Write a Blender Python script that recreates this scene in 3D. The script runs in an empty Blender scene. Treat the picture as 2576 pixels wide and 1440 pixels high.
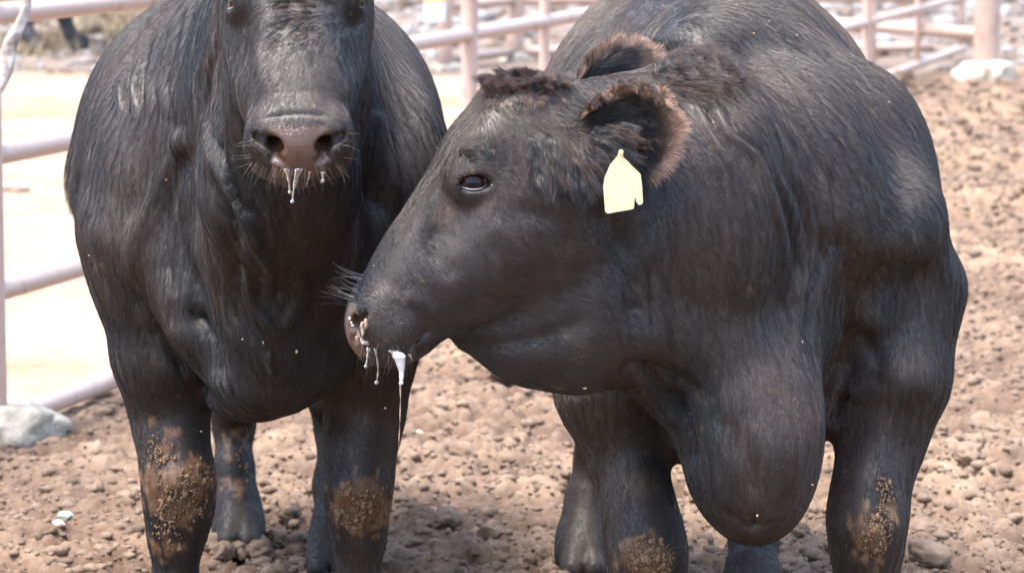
import bpy, bmesh, math, random
import numpy as np
from mathutils import Vector, Matrix

# ------------------------------------------------------------------ camera, world, sun, exposure
C = bpy.context.scene
VOX = 0.0052          # voxel of the animals' surface
rng = np.random.default_rng(7)
random.seed(7)
CAM_H = 1.56
TH = math.atan(1532 / 12000.0)
cam_d = bpy.data.cameras.new('camera')
cam = bpy.data.objects.new('camera', cam_d)
C.collection.objects.link(cam)
C.camera = cam
cam.location = (0, 0, CAM_H)
cam.rotation_euler = (math.pi / 2 - TH, 0, 0)
cam_d.sensor_width = 36.0
cam_d.lens = 36.0 * 12000 / 3691
cam_d.clip_start = 0.1
cam_d.clip_end = 2000
cam_d.dof.use_dof = True
cam_d.dof.focus_distance = 5.65
cam_d.dof.aperture_fstop = 8.5

SUN_EL = math.radians(71)
SUN_AZ = math.radians(-128)      # measured from +Y (away from the camera) towards +X; negative = to the left
w = bpy.data.worlds.new('World')
C.world = w
w.use_nodes = True
nt = w.node_tree
sky = nt.nodes.new('ShaderNodeTexSky')
sky.sky_type = 'NISHITA'
sky.sun_disc = False
sky.sun_elevation = SUN_EL
sky.sun_rotation = SUN_AZ
sky.air_density = 1.0
sky.dust_density = 2.5
sky.ozone_density = 1.0
bg = nt.nodes['Background']
nt.links.new(sky.outputs['Color'], bg.inputs['Color'])
bg.inputs['Strength'].default_value = 0.15
sun_d = bpy.data.lights.new('sun', 'SUN')
sun_d.energy = 2.0
sun_d.angle = math.radians(24)
sun_d.color = (1.0, 0.95, 0.88)
sun = bpy.data.objects.new('sun', sun_d)
C.collection.objects.link(sun)
sdir = Vector((math.sin(SUN_AZ) * math.cos(SUN_EL), math.cos(SUN_AZ) * math.cos(SUN_EL), math.sin(SUN_EL)))
sun.rotation_euler = sdir.to_track_quat('Z', 'Y').to_euler()
C.view_settings.view_transform = 'Standard'
C.view_settings.look = 'None'
C.view_settings.gamma = 1.0
C.view_settings.exposure = 2.42
C.render.engine = 'CYCLES'
C.cycles.max_bounces = 8
C.cycles.transparent_max_bounces = 16
try:
    C.cycles_curves.shape = 'RIBBONS'
    C.cycles_curves.subdivisions = 2
except Exception:
    pass

# ------------------------------------------------------------------ small helpers
FM = 12000 / 3691 * 2575.0
CX, CY = 1287.5, 720.0
CF = np.array([0, math.cos(TH), -math.sin(TH)])
CU = np.array([0, math.sin(TH), math.cos(TH)])
CR = np.array([1.0, 0, 0])
CP = np.array([0, 0, CAM_H])


def P(mx, my, Y):
    """the point of the place at distance Y seen at (mx, my) of the photograph"""
    r = CF + CR * (mx - CX) / FM + CU * (CY - my) / FM
    return CP + r * (Y / r[1])


def proj(p):
    q = p - CP
    d = q @ CF
    return CX + FM * (q @ CR) / d, CY - FM * (q @ CU) / d


def nrm(v):
    v = np.asarray(v, float)
    return v / (np.linalg.norm(v, axis=-1, keepdims=True) + 1e-12)


def hash3(i, j, k, seed):
    h = (i.astype(np.uint32) * np.uint32(374761393) + j.astype(np.uint32) * np.uint32(668265263)
         + k.astype(np.uint32) * np.uint32(2147483647 - 1274126177 % 97) + np.uint32(seed * 974634777 & 0xffffffff))
    h = (h ^ (h >> np.uint32(13))) * np.uint32(1274126177)
    h = h ^ (h >> np.uint32(16))
    h = h * np.uint32(2246822519)
    h = h ^ (h >> np.uint32(15))
    return (h & np.uint32(0xffffff)).astype(np.float64) / float(0xffffff)


def vnoise(p, scale=1.0, seed=0):
    """value noise in 0..1 at points p (N,3), scale = features per metre"""
    q = np.asarray(p) * scale + 1000.0
    b = np.floor(q).astype(np.int64)
    f = q - b
    f = f * f * (3 - 2 * f)
    out = 0
    for dx in (0, 1):
        for dy in (0, 1):
            for dz in (0, 1):
                wgt = (f[:, 0] if dx else 1 - f[:, 0]) * (f[:, 1] if dy else 1 - f[:, 1]) * (f[:, 2] if dz else 1 - f[:, 2])
                out = out + wgt * hash3(b[:, 0] + dx, b[:, 1] + dy, b[:, 2] + dz, seed)
    return out


def fbm(p, scale, octv=3, seed=0):
    s, a, o = 0, 1.0, 0
    for i in range(octv):
        o = o + a * (vnoise(p, scale * 2 ** i, seed + i) - .5)
        s += a
        a *= .5
    return o / s * 2


def link(o, parent=None):
    C.collection.objects.link(o)
    if parent is not None:
        o.parent = parent
    return o


def mesh_obj(name, verts, faces, mat=None, parent=None, smooth=True):
    me = bpy.data.meshes.new(name)
    me.from_pydata([tuple(map(float, v)) for v in verts], [], [tuple(map(int, f)) for f in faces])
    me.validate()
    if smooth:
        me.polygons.foreach_set('use_smooth', [True] * len(me.polygons))
    if mat:
        me.materials.append(mat)
    me.update()
    return link(bpy.data.objects.new(name, me), parent)


def quads_obj(name, V, Q, mat=None, parent=None):
    """fast path: V (n,3), Q (m,4)"""
    me = bpy.data.meshes.new(name)
    me.vertices.add(len(V))
    me.vertices.foreach_set('co', V.astype(np.float32).ravel())
    me.loops.add(Q.size)
    me.loops.foreach_set('vertex_index', Q.astype(np.int32).ravel())
    me.polygons.add(len(Q))
    me.polygons.foreach_set('loop_start', np.arange(0, Q.size, Q.shape[1], dtype=np.int32))
    me.polygons.foreach_set('use_smooth', np.ones(len(Q), bool))
    me.update(calc_edges=True)
    if mat:
        me.materials.append(mat)
    return link(bpy.data.objects.new(name, me), parent)


def empty(name, loc, label=None, cat=None, group=None, kind=None):
    o = bpy.data.objects.new(name, None)
    o.location = loc
    link(o)
    tag(o, label, cat, group, kind)
    return o


def tag(o, label=None, cat=None, group=None, kind=None):
    if label: o['label'] = label
    if cat: o['category'] = cat
    if group: o['group'] = group
    if kind: o['kind'] = kind
    return o


def set_col(me, name, col, domain='POINT'):
    a = me.attributes.new(name, 'FLOAT_COLOR', domain)
    c = np.ones((len(col), 4), np.float32)
    c[:, :3] = col
    a.data.foreach_set('color', c.ravel())


def set_f(me, name, v, domain='POINT'):
    a = me.attributes.new(name, 'FLOAT', domain)
    a.data.foreach_set('value', np.asarray(v, np.float32))


# ---- materials
class N:
    def __init__(s, name):
        s.m = bpy.data.materials.new(name)
        s.m.use_nodes = True
        s.t = s.m.node_tree
        s.b = s.t.nodes['Principled BSDF']
        s.out = s.t.nodes['Material Output']

    def n(s, typ, **kw):
        x = s.t.nodes.new(typ)
        for k, v in kw.items():
            if k in x.inputs.keys():
                x.inputs[k].default_value = v
            else:
                setattr(x, k, v)
        return x

    def l(s, a, b):
        s.t.links.new(a, b)

    def set(s, **kw):
        for k, v in kw.items():
            k = k.replace('_', ' ')
            s.b.inputs[k].default_value = v if not isinstance(v, tuple) or len(v) != 3 else (*v, 1)

    def noise(s, scale, detail=4, rough=.6, coord='Object', dist=0.0):
        tc = s.n('ShaderNodeTexCoord')
        x = s.n('ShaderNodeTexNoise')
        x.inputs['Scale'].default_value = scale
        x.inputs['Detail'].default_value = detail
        x.inputs['Roughness'].default_value = rough
        x.inputs['Distortion'].default_value = dist
        s.l(tc.outputs[coord], x.inputs['Vector'])
        return x.outputs['Fac']

    def ramp(s, fac, stops):
        r = s.n('ShaderNodeValToRGB')
        el = r.color_ramp.elements
        while len(el) < len(stops): el.new(.5)
        for e, (p, c) in zip(el, stops):
            e.position = p
            e.color = (*c, 1) if len(c) == 3 else c
        s.l(fac, r.inputs['Fac'])
        return r.outputs['Color']

    def mix(s, a, b, fac, mode='MIX'):
        m = s.n('ShaderNodeMix')
        m.data_type = 'RGBA'
        m.blend_type = mode
        if isinstance(fac, (int, float)): m.inputs['Factor'].default_value = fac
        else: s.l(fac, m.inputs['Factor'])
        for i, v in ((6, a), (7, b)):
            if isinstance(v, tuple): m.inputs[i].default_value = (*v, 1)
            else: s.l(v, m.inputs[i])
        return m.outputs[2]

    def bump(s, h, strength=.5, dist=.01, prev=None):
        b = s.n('ShaderNodeBump')
        b.inputs['Strength'].default_value = strength
        b.inputs['Distance'].default_value = dist
        s.l(h, b.inputs['Height'])
        if prev is not None: s.l(prev, b.inputs['Normal'])
        s.l(b.outputs['Normal'], s.b.inputs['Normal'])
        return b.outputs['Normal']


# ------------------------------------------------------------------ distance-field sculpting
class SDF:
    def __init__(s):
        s.pr = []

    def add(s, fn, lo, hi, k=.03, op='u', own=1.0):
        s.pr.append((fn, np.array(lo) - k - .03, np.array(hi) + k + .03, k, op))

    def ell(s, c, r, axes=None, k=.03, op='u'):
        c = np.asarray(c, float); r = np.asarray(r, float)
        A = np.eye(3) if axes is None else np.asarray(axes, float)   # rows = axes
        m = float(r.min())

        def fn(p):
            q = ((p - c) @ A.T.astype(p.dtype)) / r
            l = np.sqrt((q * q).sum(-1)) + 1e-9
            q2 = q / r
            g = np.sqrt((q2 * q2).sum(-1)) + 1e-9
            return np.clip(l * (l - 1) / g, -m, 10)
        e = np.sqrt(((A * r[:, None]) ** 2).sum(0))
        s.add(fn, c - e, c + e, k, op)

    def chain(s, nodes, side, k=.03, op='u', p=2.0, kin=.02):
        """nodes: list of (centre, half width along side, half height); elliptical tapering tube"""
        side = nrm(side)
        for (c0, a0, b0), (c1, a1, b1) in zip(nodes[:-1], nodes[1:]):
            c0 = np.asarray(c0, float); c1 = np.asarray(c1, float)
            d = c1 - c0; L = np.linalg.norm(d); d = d / L
            sv = nrm(side - d * (side @ d)); uv = np.cross(d, sv)
            M = np.stack([d, sv, uv])

            def fn(q, c0=c0, L=L, M=M, a0=a0, b0=b0, a1=a1, b1=b1):
                x = (q - c0) @ M.T.astype(q.dtype)
                t = np.clip(x[..., 0] / L, 0, 1)
                t = t.astype(q.dtype)
                ra = a0 + (a1 - a0) * t; rb = b0 + (b1 - b0) * t
                ov = x[..., 0] - t * L
                mr = np.minimum(ra, rb)
                u = np.abs(x[..., 1] / ra) ** p + np.abs(x[..., 2] / rb) ** p + np.abs(ov / mr) ** p
                l = u ** (1 / p) + 1e-9
                g = np.sqrt((x[..., 1] / ra ** 2) ** 2 + (x[..., 2] / rb ** 2) ** 2 + (ov / mr ** 2) ** 2) + 1e-9
                return np.clip(l * (l - 1) / g, -mr, 10) if p == 2.0 else (l - 1) * mr
            R = max(a0, b0, a1, b1)
            lo = np.minimum(c0, c1) - R; hi = np.maximum(c0, c1) + R
            s.add(fn, lo, hi, k, op)

    def capsule(s, c0, r0, c1, r1, k=.03, op='u'):
        s.chain([(c0, r0, r0), (c1, r1, r1)], (1, .01, .02) if abs(nrm(np.array(c1) - c0)[0]) < .9 else (0, 1, 0.1), k, op)

    @staticmethod
    def comb(F, d, k, op):
        if op == 'u':
            h = np.maximum(k - np.abs(F - d), 0) / k
            return np.minimum(F, d) - h * h * k * .25
        d = -d
        h = np.maximum(k - np.abs(F - d), 0) / k
        return np.maximum(F, d) + h * h * k * .25

    def grid(s, lo, hi, h):
        lo = np.array(lo); n = np.ceil((np.array(hi) - lo) / h).astype(int) + 1
        F = np.full(n, .5, np.float32)
        for fn, a, b, k, op in s.pr:
            i0 = np.clip(np.floor((a - lo) / h).astype(int), 0, n); i1 = np.clip(np.ceil((b - lo) / h).astype(int) + 1, 0, n)
            if (i1 <= i0).any(): continue
            ax = [(lo[i] + h * np.arange(i0[i], i1[i])).astype(np.float32) for i in range(3)]
            G = np.stack(np.meshgrid(*ax, indexing='ij'), -1)
            sl = tuple(slice(i0[i], i1[i]) for i in range(3))
            F[sl] = s.comb(F[sl], fn(G).astype(np.float32), k, op)
        return F, lo

    def at(s, p):
        F = np.full(len(p), .5)
        for fn, a, b, k, op in s.pr:
            m = ((p > a) & (p < b)).all(1)
            if m.any():
                F[m] = s.comb(F[m], fn(p[m]), k, op)
        return F

    def grad(s, p, e=.001):
        g = np.empty_like(p)
        for i in range(3):
            o = np.zeros(3); o[i] = e
            g[:, i] = s.at(p + o) - s.at(p - o)
        return g / (2 * e)


def surface_nets(F, lo, h):
    S = F < 0
    sh = np.array(F.shape) - 1
    cnt = np.zeros(sh, np.uint8)
    for dx in (0, 1):
        for dy in (0, 1):
            for dz in (0, 1):
                cnt += S[dx:dx + sh[0], dy:dy + sh[1], dz:dz + sh[2]]
    act = (cnt > 0) & (cnt < 8)
    idx = np.full(sh, -1, np.int32)
    cells = np.argwhere(act)
    idx[act] = np.arange(len(cells))
    acc = np.zeros((len(cells), 3)); n = np.zeros(len(cells))
    cor = [(a, b, c) for a in (0, 1) for b in (0, 1) for c in (0, 1)]
    for a in cor:
        for ax in range(3):
            if a[ax]: continue
            b = list(a); b[ax] = 1
            ca = cells + a; cb = cells + b
            fa = F[ca[:, 0], ca[:, 1], ca[:, 2]]; fb = F[cb[:, 0], cb[:, 1], cb[:, 2]]
            m = (fa < 0) != (fb < 0)
            t = np.where(m, fa / (fa - fb + 1e-20), 0)
            pt = np.array(a, float) + np.zeros((len(cells), 3))
            pt[:, ax] += t
            acc += pt * m[:, None]; n += m
    V = lo + h * (cells + acc / n[:, None])
    Q = []
    for ax in range(3):
        o = [(1, 2), (2, 0), (0, 1)][ax]
        sl0 = [slice(None)] * 3; sl1 = [slice(None)] * 3
        sl0[ax] = slice(0, -1); sl1[ax] = slice(1, None)
        ch = S[tuple(sl0)] != S[tuple(sl1)]
        e = np.argwhere(ch)
        ok = (e[:, o[0]] > 0) & (e[:, o[1]] > 0) & (e[:, o[0]] < sh[o[0]]) & (e[:, o[1]] < sh[o[1]])
        e = e[ok]
        u = np.zeros(3, int); v = np.zeros(3, int); u[o[0]] = 1; v[o[1]] = 1
        g = lambda c: idx[c[:, 0], c[:, 1], c[:, 2]]
        q = np.stack([g(e - u - v), g(e - v), g(e), g(e - u)], 1)
        fl = ~S[e[:, 0], e[:, 1], e[:, 2]]
        q[fl] = q[fl][:, ::-1]
        Q.append(q)
    Q = np.concatenate(Q)
    return V, Q[(Q >= 0).all(1)]


def vnormals(V, T):
    """T triangles or quads"""
    n = np.zeros_like(V)
    a, b, c = V[T[:, 0]], V[T[:, 1]], V[T[:, 2]]
    if T.shape[1] == 4:
        f = np.cross(V[T[:, 2]] - V[T[:, 0]], V[T[:, 3]] - V[T[:, 1]])
    else:
        f = np.cross(b - a, c - a)
    for i in range(T.shape[1]):
        for k in range(3):
            n[:, k] += np.bincount(T[:, i], f[:, k], len(V))
    return nrm(n)


def lap_smooth(V, Q, it=2, f=.5, mask=None):
    E = np.concatenate([Q[:, [i, (i + 1) % Q.shape[1]]] for i in range(Q.shape[1])])
    deg = np.bincount(E.ravel(), minlength=len(V)).astype(float)
    for _ in range(it):
        s = np.zeros_like(V)
        for k in range(3):
            s[:, k] = np.bincount(E[:, 0], V[E[:, 1], k], len(V)) + np.bincount(E[:, 1], V[E[:, 0], k], len(V))
        d = (s / np.maximum(deg, 1)[:, None] - V) * (deg > 3)[:, None]
        if mask is not None: d = d * mask[:, None]
        V = V + f * d
    return V


def refine(V, Q, fmask):
    """split every quad touching the mask in four (hanging nodes closed by also splitting the ring into triangles is not
    needed: neighbours get the edge midpoints as extra corners and are fanned)"""
    n = len(V)
    qs = Q[fmask]
    E = np.concatenate([np.sort(qs[:, [i, (i + 1) % 4]], 1) for i in range(4)])
    U, inv = np.unique(E[:, 0].astype(np.int64) * n + E[:, 1], return_inverse=True)
    mid = (V[U // n] + V[U % n]) / 2
    m = len(qs)
    em = [n + inv[i * m:(i + 1) * m] for i in range(4)]
    cen = V[qs].mean(1)
    ci = n + len(U) + np.arange(m)
    V2 = np.concatenate([V, mid, cen])
    new = [np.stack([qs[:, i], em[i], ci, em[(i + 3) % 4]], 1) for i in range(4)]
    rest = Q[~fmask]
    # neighbours with split edges
    key = {int(k): n + j for j, k in enumerate(U)} if False else None
    polys = []
    RE = [np.sort(rest[:, [i, (i + 1) % 4]], 1) for i in range(4)]
    hit = []
    for i in range(4):
        k = RE[i][:, 0].astype(np.int64) * n + RE[i][:, 1]
        p = np.searchsorted(U, k)
        p = np.clip(p, 0, len(U) - 1)
        hit.append(np.where(U[p] == k, n + p, -1))
    hit = np.stack(hit, 1)
    t = (hit >= 0).any(1)
    tris = []
    for q, hh in zip(rest[t], hit[t]):
        ring = []
        for i in range(4):
            ring.append(q[i])
            if hh[i] >= 0: ring.append(hh[i])
        c = len(V2) + len(polys)
        polys.append(V[q].mean(0))
        for i in range(len(ring)):
            tris.append((ring[i], ring[(i + 1) % len(ring)], c))
    if polys:
        V2 = np.concatenate([V2, np.array(polys)])
    return V2, np.concatenate([rest[~t]] + new), np.array(tris, int).reshape(-1, 3)

# ------------------------------------------------------------------ cattle
class Head:
    """head frame: x = towards the animal's left, y = forward along the nose, z = dorsal; origin on the poll"""
    def __init__(s, o, fwd, left, sc=1.0):
        s.f = nrm(fwd)
        l = np.array(left, float); l = nrm(l - s.f * (s.f @ l))
        s.x = l
        s.z = nrm(np.cross(s.f, s.x))
        s.o = np.array(o, float); s.sc = sc
        s.A = np.stack([s.x, s.f, s.z])

    def W(s, x, y, z):
        return s.o + s.sc * (s.x * x + s.f * y + s.z * z)

    def L(s, p):
        return (p - s.o) @ s.A.T / s.sc


def head_sdf(S, H):
    c = H.sc
    w = H.W

    def ch(nodes, k=.03, op='u', p=2.0, side=None):
        S.chain([(w(*n[0]), n[1] * c, n[2] * c) for n in nodes], H.x if side is None else side, k * c, op, p)

    def el(x, y, z, r, k=.03, op='u', rot=None):
        A = H.A if rot is None else rot @ H.A
        S.ell(w(x, y, z), np.array(r) * c, A, k * c, op)
    # skull, face and nose bridge
    ch([((0, .045, -.080), .080, .066), ((0, .09, -.090), .098, .092), ((0, .19, -.088), .096, .090),
        ((0, .27, -.080), .084, .080), ((0, .35, -.070), .072, .068), ((0, .40, -.062), .068, .058)], k=.05, p=2.4)
    # muzzle: broad wings and a slanting front face
    a_ = math.atan2(.8, .6)
    R_ = np.array([[1, 0, 0], [0, math.cos(a_), math.sin(a_)], [0, math.sin(a_), -math.cos(a_)]])   # rows: x, face normal, down the face
    el(0, .440, -.062, (.079, .052, .060), k=.035, rot=R_)
    el(0, .445, -.070, (.062, .060, .058), k=.03, rot=R_)
    # forehead boss
    el(0, .095, -.026, (.080, .085, .034), k=.06)
    for s in (1, -1):
        # brow ridge
        el(s * .080, .140, -.020, (.026, .050, .022), k=.045)
        # cheek and jaw
        el(s * .072, .125, -.165, (.052, .115, .095), k=.05)
        el(s * .056, .25, -.130, (.040, .10, .052), k=.05)
        ch([((s * .056, .09, -.225), .026, .045), ((s * .050, .20, -.190), .022, .040), ((s * .036, .32, -.140), .020, .030),
            ((s * .024, .42, -.110), .020, .020)], k=.045)
    # underside between the jaw bones
    ch([((0, .08, -.19), .06, .06), ((0, .22, -.165), .055, .05), ((0, .34, -.125), .042, .033), ((0, .43, -.105), .038, .022)], k=.04)
    # chin / lower lip
    el(0, .448, -.106, (.042, .034, .020), k=.02)
    for s in (1, -1):
        # upper lip lobes, nostril wings
        el(s * .046, .445, -.078, (.036, .036, .028), k=.025)
        el(s * .055, .436, -.036, (.021, .030, .026), k=.025)
        # hollow in front of the eye
        el(s * .108, .262, -.030, (.020, .05, .022), k=.05, op='s')
        # eye: bulge, then the almond opening
        el(s * .086, .184, -.034, (.026, .034, .030), k=.022)
        el(s * .114, .186, -.036, (.036, .0255, .0135), k=.006, op='s', rot=np.array([[1, 0, 0], [0, .62, .785], [0, -.785, .62]]))
        # mouth slit
        ch([((s * .020, .492, -.092), .004, .003), ((s * .055, .462, -.103), .004, .003), ((s * .066, .415, -.118), .005, .003)], k=.008, op='s', side=H.x)
        # nostrils: comma shaped, running inwards and back
        ch([((s * .036, .482, -.014), .0110, .010), ((s * .038, .462, -.028), .0120, .0125), ((s * .042, .435, -.045), .010, .010)], k=.008, op='s')
        ch([((s * .038, .480, -.020), .009, .010), ((s * .052, .458, -.003), .005, .006)], k=.008, op='s')
        ch([((s * .045, .474, -.014), .008, .009), ((s * .066, .450, -.024), .007, .008)], k=.008, op='s')
        ch([((s * .028, .492, -.034), .004, .006), ((s * .041, .480, -.036), .008, .006)], k=.008, op='s')
    # groove down the middle of the nose
    ch([((0, .484, .004), .002, .002), ((0, .506, -.05), .002, .002)], k=.008, op='s', side=H.x)


def hoof(S, x, y, sc=1.0):
    for s in (1, -1):
        S.chain([((x + s * .021 * sc, y + .02, .055), .026 * sc, .038 * sc), ((x + s * .024 * sc, y - .040 * sc, .020), .026 * sc, .030 * sc)], (1, 0, 0), .02)
    S.chain([((x, y - .11, .0), .0025, .03), ((x, y - .05, .03), .0025, .03)], (1, 0, 0), .006, 's')


def leg(S, pts, k=.04, side=(1, 0, 0)):
    S.chain([(np.array(c, float), a, b) for c, a, b in pts], side, k, 'u', 2.0)


def eyes(H, parent, mat, which=(1, -1)):
    for s in which:
        c = H.W(s * .0860, .186, -.036)
        bm = bmesh.new()
        bmesh.ops.create_uvsphere(bm, u_segments=40, v_segments=24, radius=.0245 * H.sc)
        me = bpy.data.meshes.new('eye'); bm.to_mesh(me); bm.free()
        me.polygons.foreach_set('use_smooth', [True] * len(me.polygons))
        me.materials.append(mat)
        o = link(bpy.data.objects.new('eye', me), parent)
        d = Vector(nrm(H.x * s + H.f * .18 + H.z * .05))
        o.matrix_world = Matrix.Translation(Vector(c)) @ d.to_track_quat('Z', 'Y').to_matrix().to_4x4()
        # the wet rim of the lower lid
        la = nrm(H.f * .62 + H.z * .785); va = nrm(H.f * .785 - H.z * .62)
        if va[2] > 0: va = -va
        pts = []
        for i in range(15):
            a = math.pi * (i / 14 * .84 + .08)
            q = la * (.0225 * math.cos(a)) + va * (.0108 * math.sin(a))
            pts.append(c + (q + H.x * s * math.sqrt(max(.0245 ** 2 - q @ q, 0)) * 1.02) * H.sc)
        rim_tube(pts, [.0004 + .0011 * math.sin(math.pi * i / 14) for i in range(15)], parent)


def smooth_line(poly, n=6):
    p = np.array([q[:2] for q in poly], float)
    if len(p) < 3: return p
    p = np.concatenate([[2 * p[0] - p[1]], p, [2 * p[-1] - p[-2]]])
    out = []
    for i in range(1, len(p) - 2):
        for t in np.arange(n) / n:
            a, b, c, d = p[i - 1:i + 3]
            out.append(.5 * (2 * b + (c - a) * t + (2 * a - 5 * b + 4 * c - d) * t * t + (3 * b - a - 3 * c + d) * t ** 3))
    out.append(p[-2])
    return np.array(out)


def rim_tube(pts, rads, parent):
    V_ = []; F_ = []; seg = 8
    for i, (p, r) in enumerate(zip(pts, rads)):
        d = nrm(np.array(pts[min(i + 1, len(pts) - 1)]) - np.array(pts[max(i - 1, 0)])); u = nrm(np.cross(d, [.3, .9, .2])); v = np.cross(d, u)
        for j in range(seg):
            a = j / seg * 6.2832; V_.append(p + (u * math.cos(a) + v * math.sin(a)) * r)
    for i in range(len(pts) - 1):
        for j in range(seg): F_.append((i * seg + j, i * seg + (j + 1) % seg, (i + 1) * seg + (j + 1) % seg, (i + 1) * seg + j))
    return mesh_obj('eyelid_rim', V_, F_, M_LID, parent)


def seg_dist(px, py, poly):
    """distance from points to a polyline, in the polyline's plane, with the parameter along it and the signed side"""
    poly = smooth_line(poly)
    best = np.full(len(px), 1e9); tt = np.zeros(len(px)); sd = np.zeros(len(px)); n = len(poly) - 1
    for i in range(n):
        ax, ay = poly[i][:2]; bx, by = poly[i + 1][:2]
        dx, dy = bx - ax, by - ay; L2 = dx * dx + dy * dy + 1e-9
        t = np.clip(((px - ax) * dx + (py - ay) * dy) / L2, 0, 1)
        ex = px - ax - t * dx; ey = py - ay - t * dy
        d = np.hypot(ex, ey)
        m = d < best
        best[m] = d[m]; tt[m] = (i + t[m]) / n
        sd[m] = (np.sign(dx * ey - dy * ex) * d)[m]
    return best, tt, sd


class Sculpt:
    """strokes traced on the animal as seen in the photograph, pressed into or raised from the real surface"""
    def __init__(s, V, Nn):
        s.V = V; s.N = Nn
        s.mx, s.my = proj(V)
        view = nrm(V - CP)
        s.fac = np.clip(-(view * Nn).sum(1) * 1.9 - .28, 0, 1)
        s.disp = np.zeros(len(V))
        s.dep = V[:, 1]

    def stroke(s, poly, width, amp, depth=None):
        """width in photograph units (1300-1500 to the metre), amp in metres, + raised, - pressed in"""
        d, t, _ = seg_dist(s.mx, s.my, poly)
        m = s.fac * np.exp(-(d / width) ** 2) * np.clip(np.minimum(t, 1 - t) * 5 + .15, 0, 1)
        if depth is not None:
            m = m * ((s.dep > depth[0]) & (s.dep < depth[1])) * (.55 if depth[1] < 5.8 else 1)
        s.disp += m * amp

    def step(s, poly, width, amp, depth=None):
        """left of the stroke raised, right of it sunk, fading out over width"""
        d, t, sd = seg_dist(s.mx, s.my, poly)
        m = s.fac * np.clip(np.minimum(t, 1 - t) * 5 + .1, 0, 1)
        prof = np.tanh(sd / 20.0) * np.exp(-(np.abs(sd) / width) ** 1.5)
        if depth is not None:
            m = m * ((s.dep > depth[0]) & (s.dep < depth[1]))
        s.disp += m * amp * prof * (d < width * 3)

    def blob(s, x, y, rx, ry, amp, ang=0, depth=None):
        ca, sa = math.cos(math.radians(ang)), math.sin(math.radians(ang))
        u = ((s.mx - x) * ca + (s.my - y) * sa) / rx; v = (-(s.mx - x) * sa + (s.my - y) * ca) / ry
        m = s.fac * np.exp(-(u * u + v * v))
        if depth is not None:
            m = m * ((s.dep > depth[0]) & (s.dep < depth[1])) * (.55 if depth[1] < 5.8 else 1)
        s.disp += m * amp

    def result(s):
        return s.V + s.N * (s.disp * 1.55)[:, None]


def build_body(name, S, lo, hi, H, mat, parent=None, sculpt=None, fine=True, vox=None):
    vox = vox or VOX
    F, l = S.grid(lo, hi, vox)
    V, Q = surface_nets(F, l, vox)
    del F
    V = lap_smooth(V, Q, 3, .5)
    T = np.zeros((0, 3), int)
    if fine:
        q = H.L(V[Q].mean(1))
        m = (q[:, 1] > .10) & (q[:, 1] < .56) & (np.abs(q[:, 0]) < .125) & (q[:, 2] > -.17) & (q[:, 2] < .06)
        n0 = len(V)
        V, Q, T = refine(V, Q, m)
        # press the refined skin back onto the exact shape
        q = H.L(V)
        w_ = np.clip((q[:, 1] - .10) / .04, 0, 1) * np.clip((q[:, 2] + .17) / .03, 0, 1) * (np.abs(q[:, 0]) < .14) * (q[:, 2] < .08) * (q[:, 1] < .6)
        i = np.where(w_ > 0)[0]
        for _ in range(4):
            p = V[i]
            f = S.at(p); g = S.grad(p)
            gl = (g * g).sum(1)
            st = np.clip(f / np.maximum(gl, .25), -.004, .004)
            V[i] = p - g * (st * w_[i] * .8)[:, None]
        mk = np.zeros(len(V)); mk[i] = 1
        V = lap_smooth(V, Q, 1, .35, mk)
    Tq = np.concatenate([Q[:, [0, 1, 2]], Q[:, [0, 2, 3]], T]) if len(T) else np.concatenate([Q[:, [0, 1, 2]], Q[:, [0, 2, 3]]])
    Nn = vnormals(V, Tq)
    if sculpt:
        for _ in range(1):
            sc = Sculpt(V, Nn)
            sculpt(sc)
            V = sc.result()
            Nn = vnormals(V, Tq)
    return V, Q, T, Tq, Nn


def body_obj(name, V, Q, T, mat, parent, extra=None):
    """extra: list of (V, quads) appended into the same mesh"""
    Vs = [V]; Qs = [Q]; n = len(V)
    for v, q in extra or []:
        Vs.append(v); Qs.append(q + n); n += len(v)
    V = np.concatenate(Vs); Q = np.concatenate(Qs)
    me = bpy.data.meshes.new(name)
    me.vertices.add(len(V)); me.vertices.foreach_set('co', V.astype(np.float32).ravel())
    loops = np.concatenate([Q.ravel(), T.ravel()]).astype(np.int32)
    me.loops.add(len(loops)); me.loops.foreach_set('vertex_index', loops)
    st = np.concatenate([np.arange(len(Q)) * 4, len(Q) * 4 + np.arange(len(T)) * 3]).astype(np.int32)
    me.polygons.add(len(st)); me.polygons.foreach_set('loop_start', st)
    me.polygons.foreach_set('use_smooth', np.ones(len(st), bool))
    me.update(calc_edges=True)
    me.materials.append(mat)
    return link(bpy.data.objects.new(name, me), parent)


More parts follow.
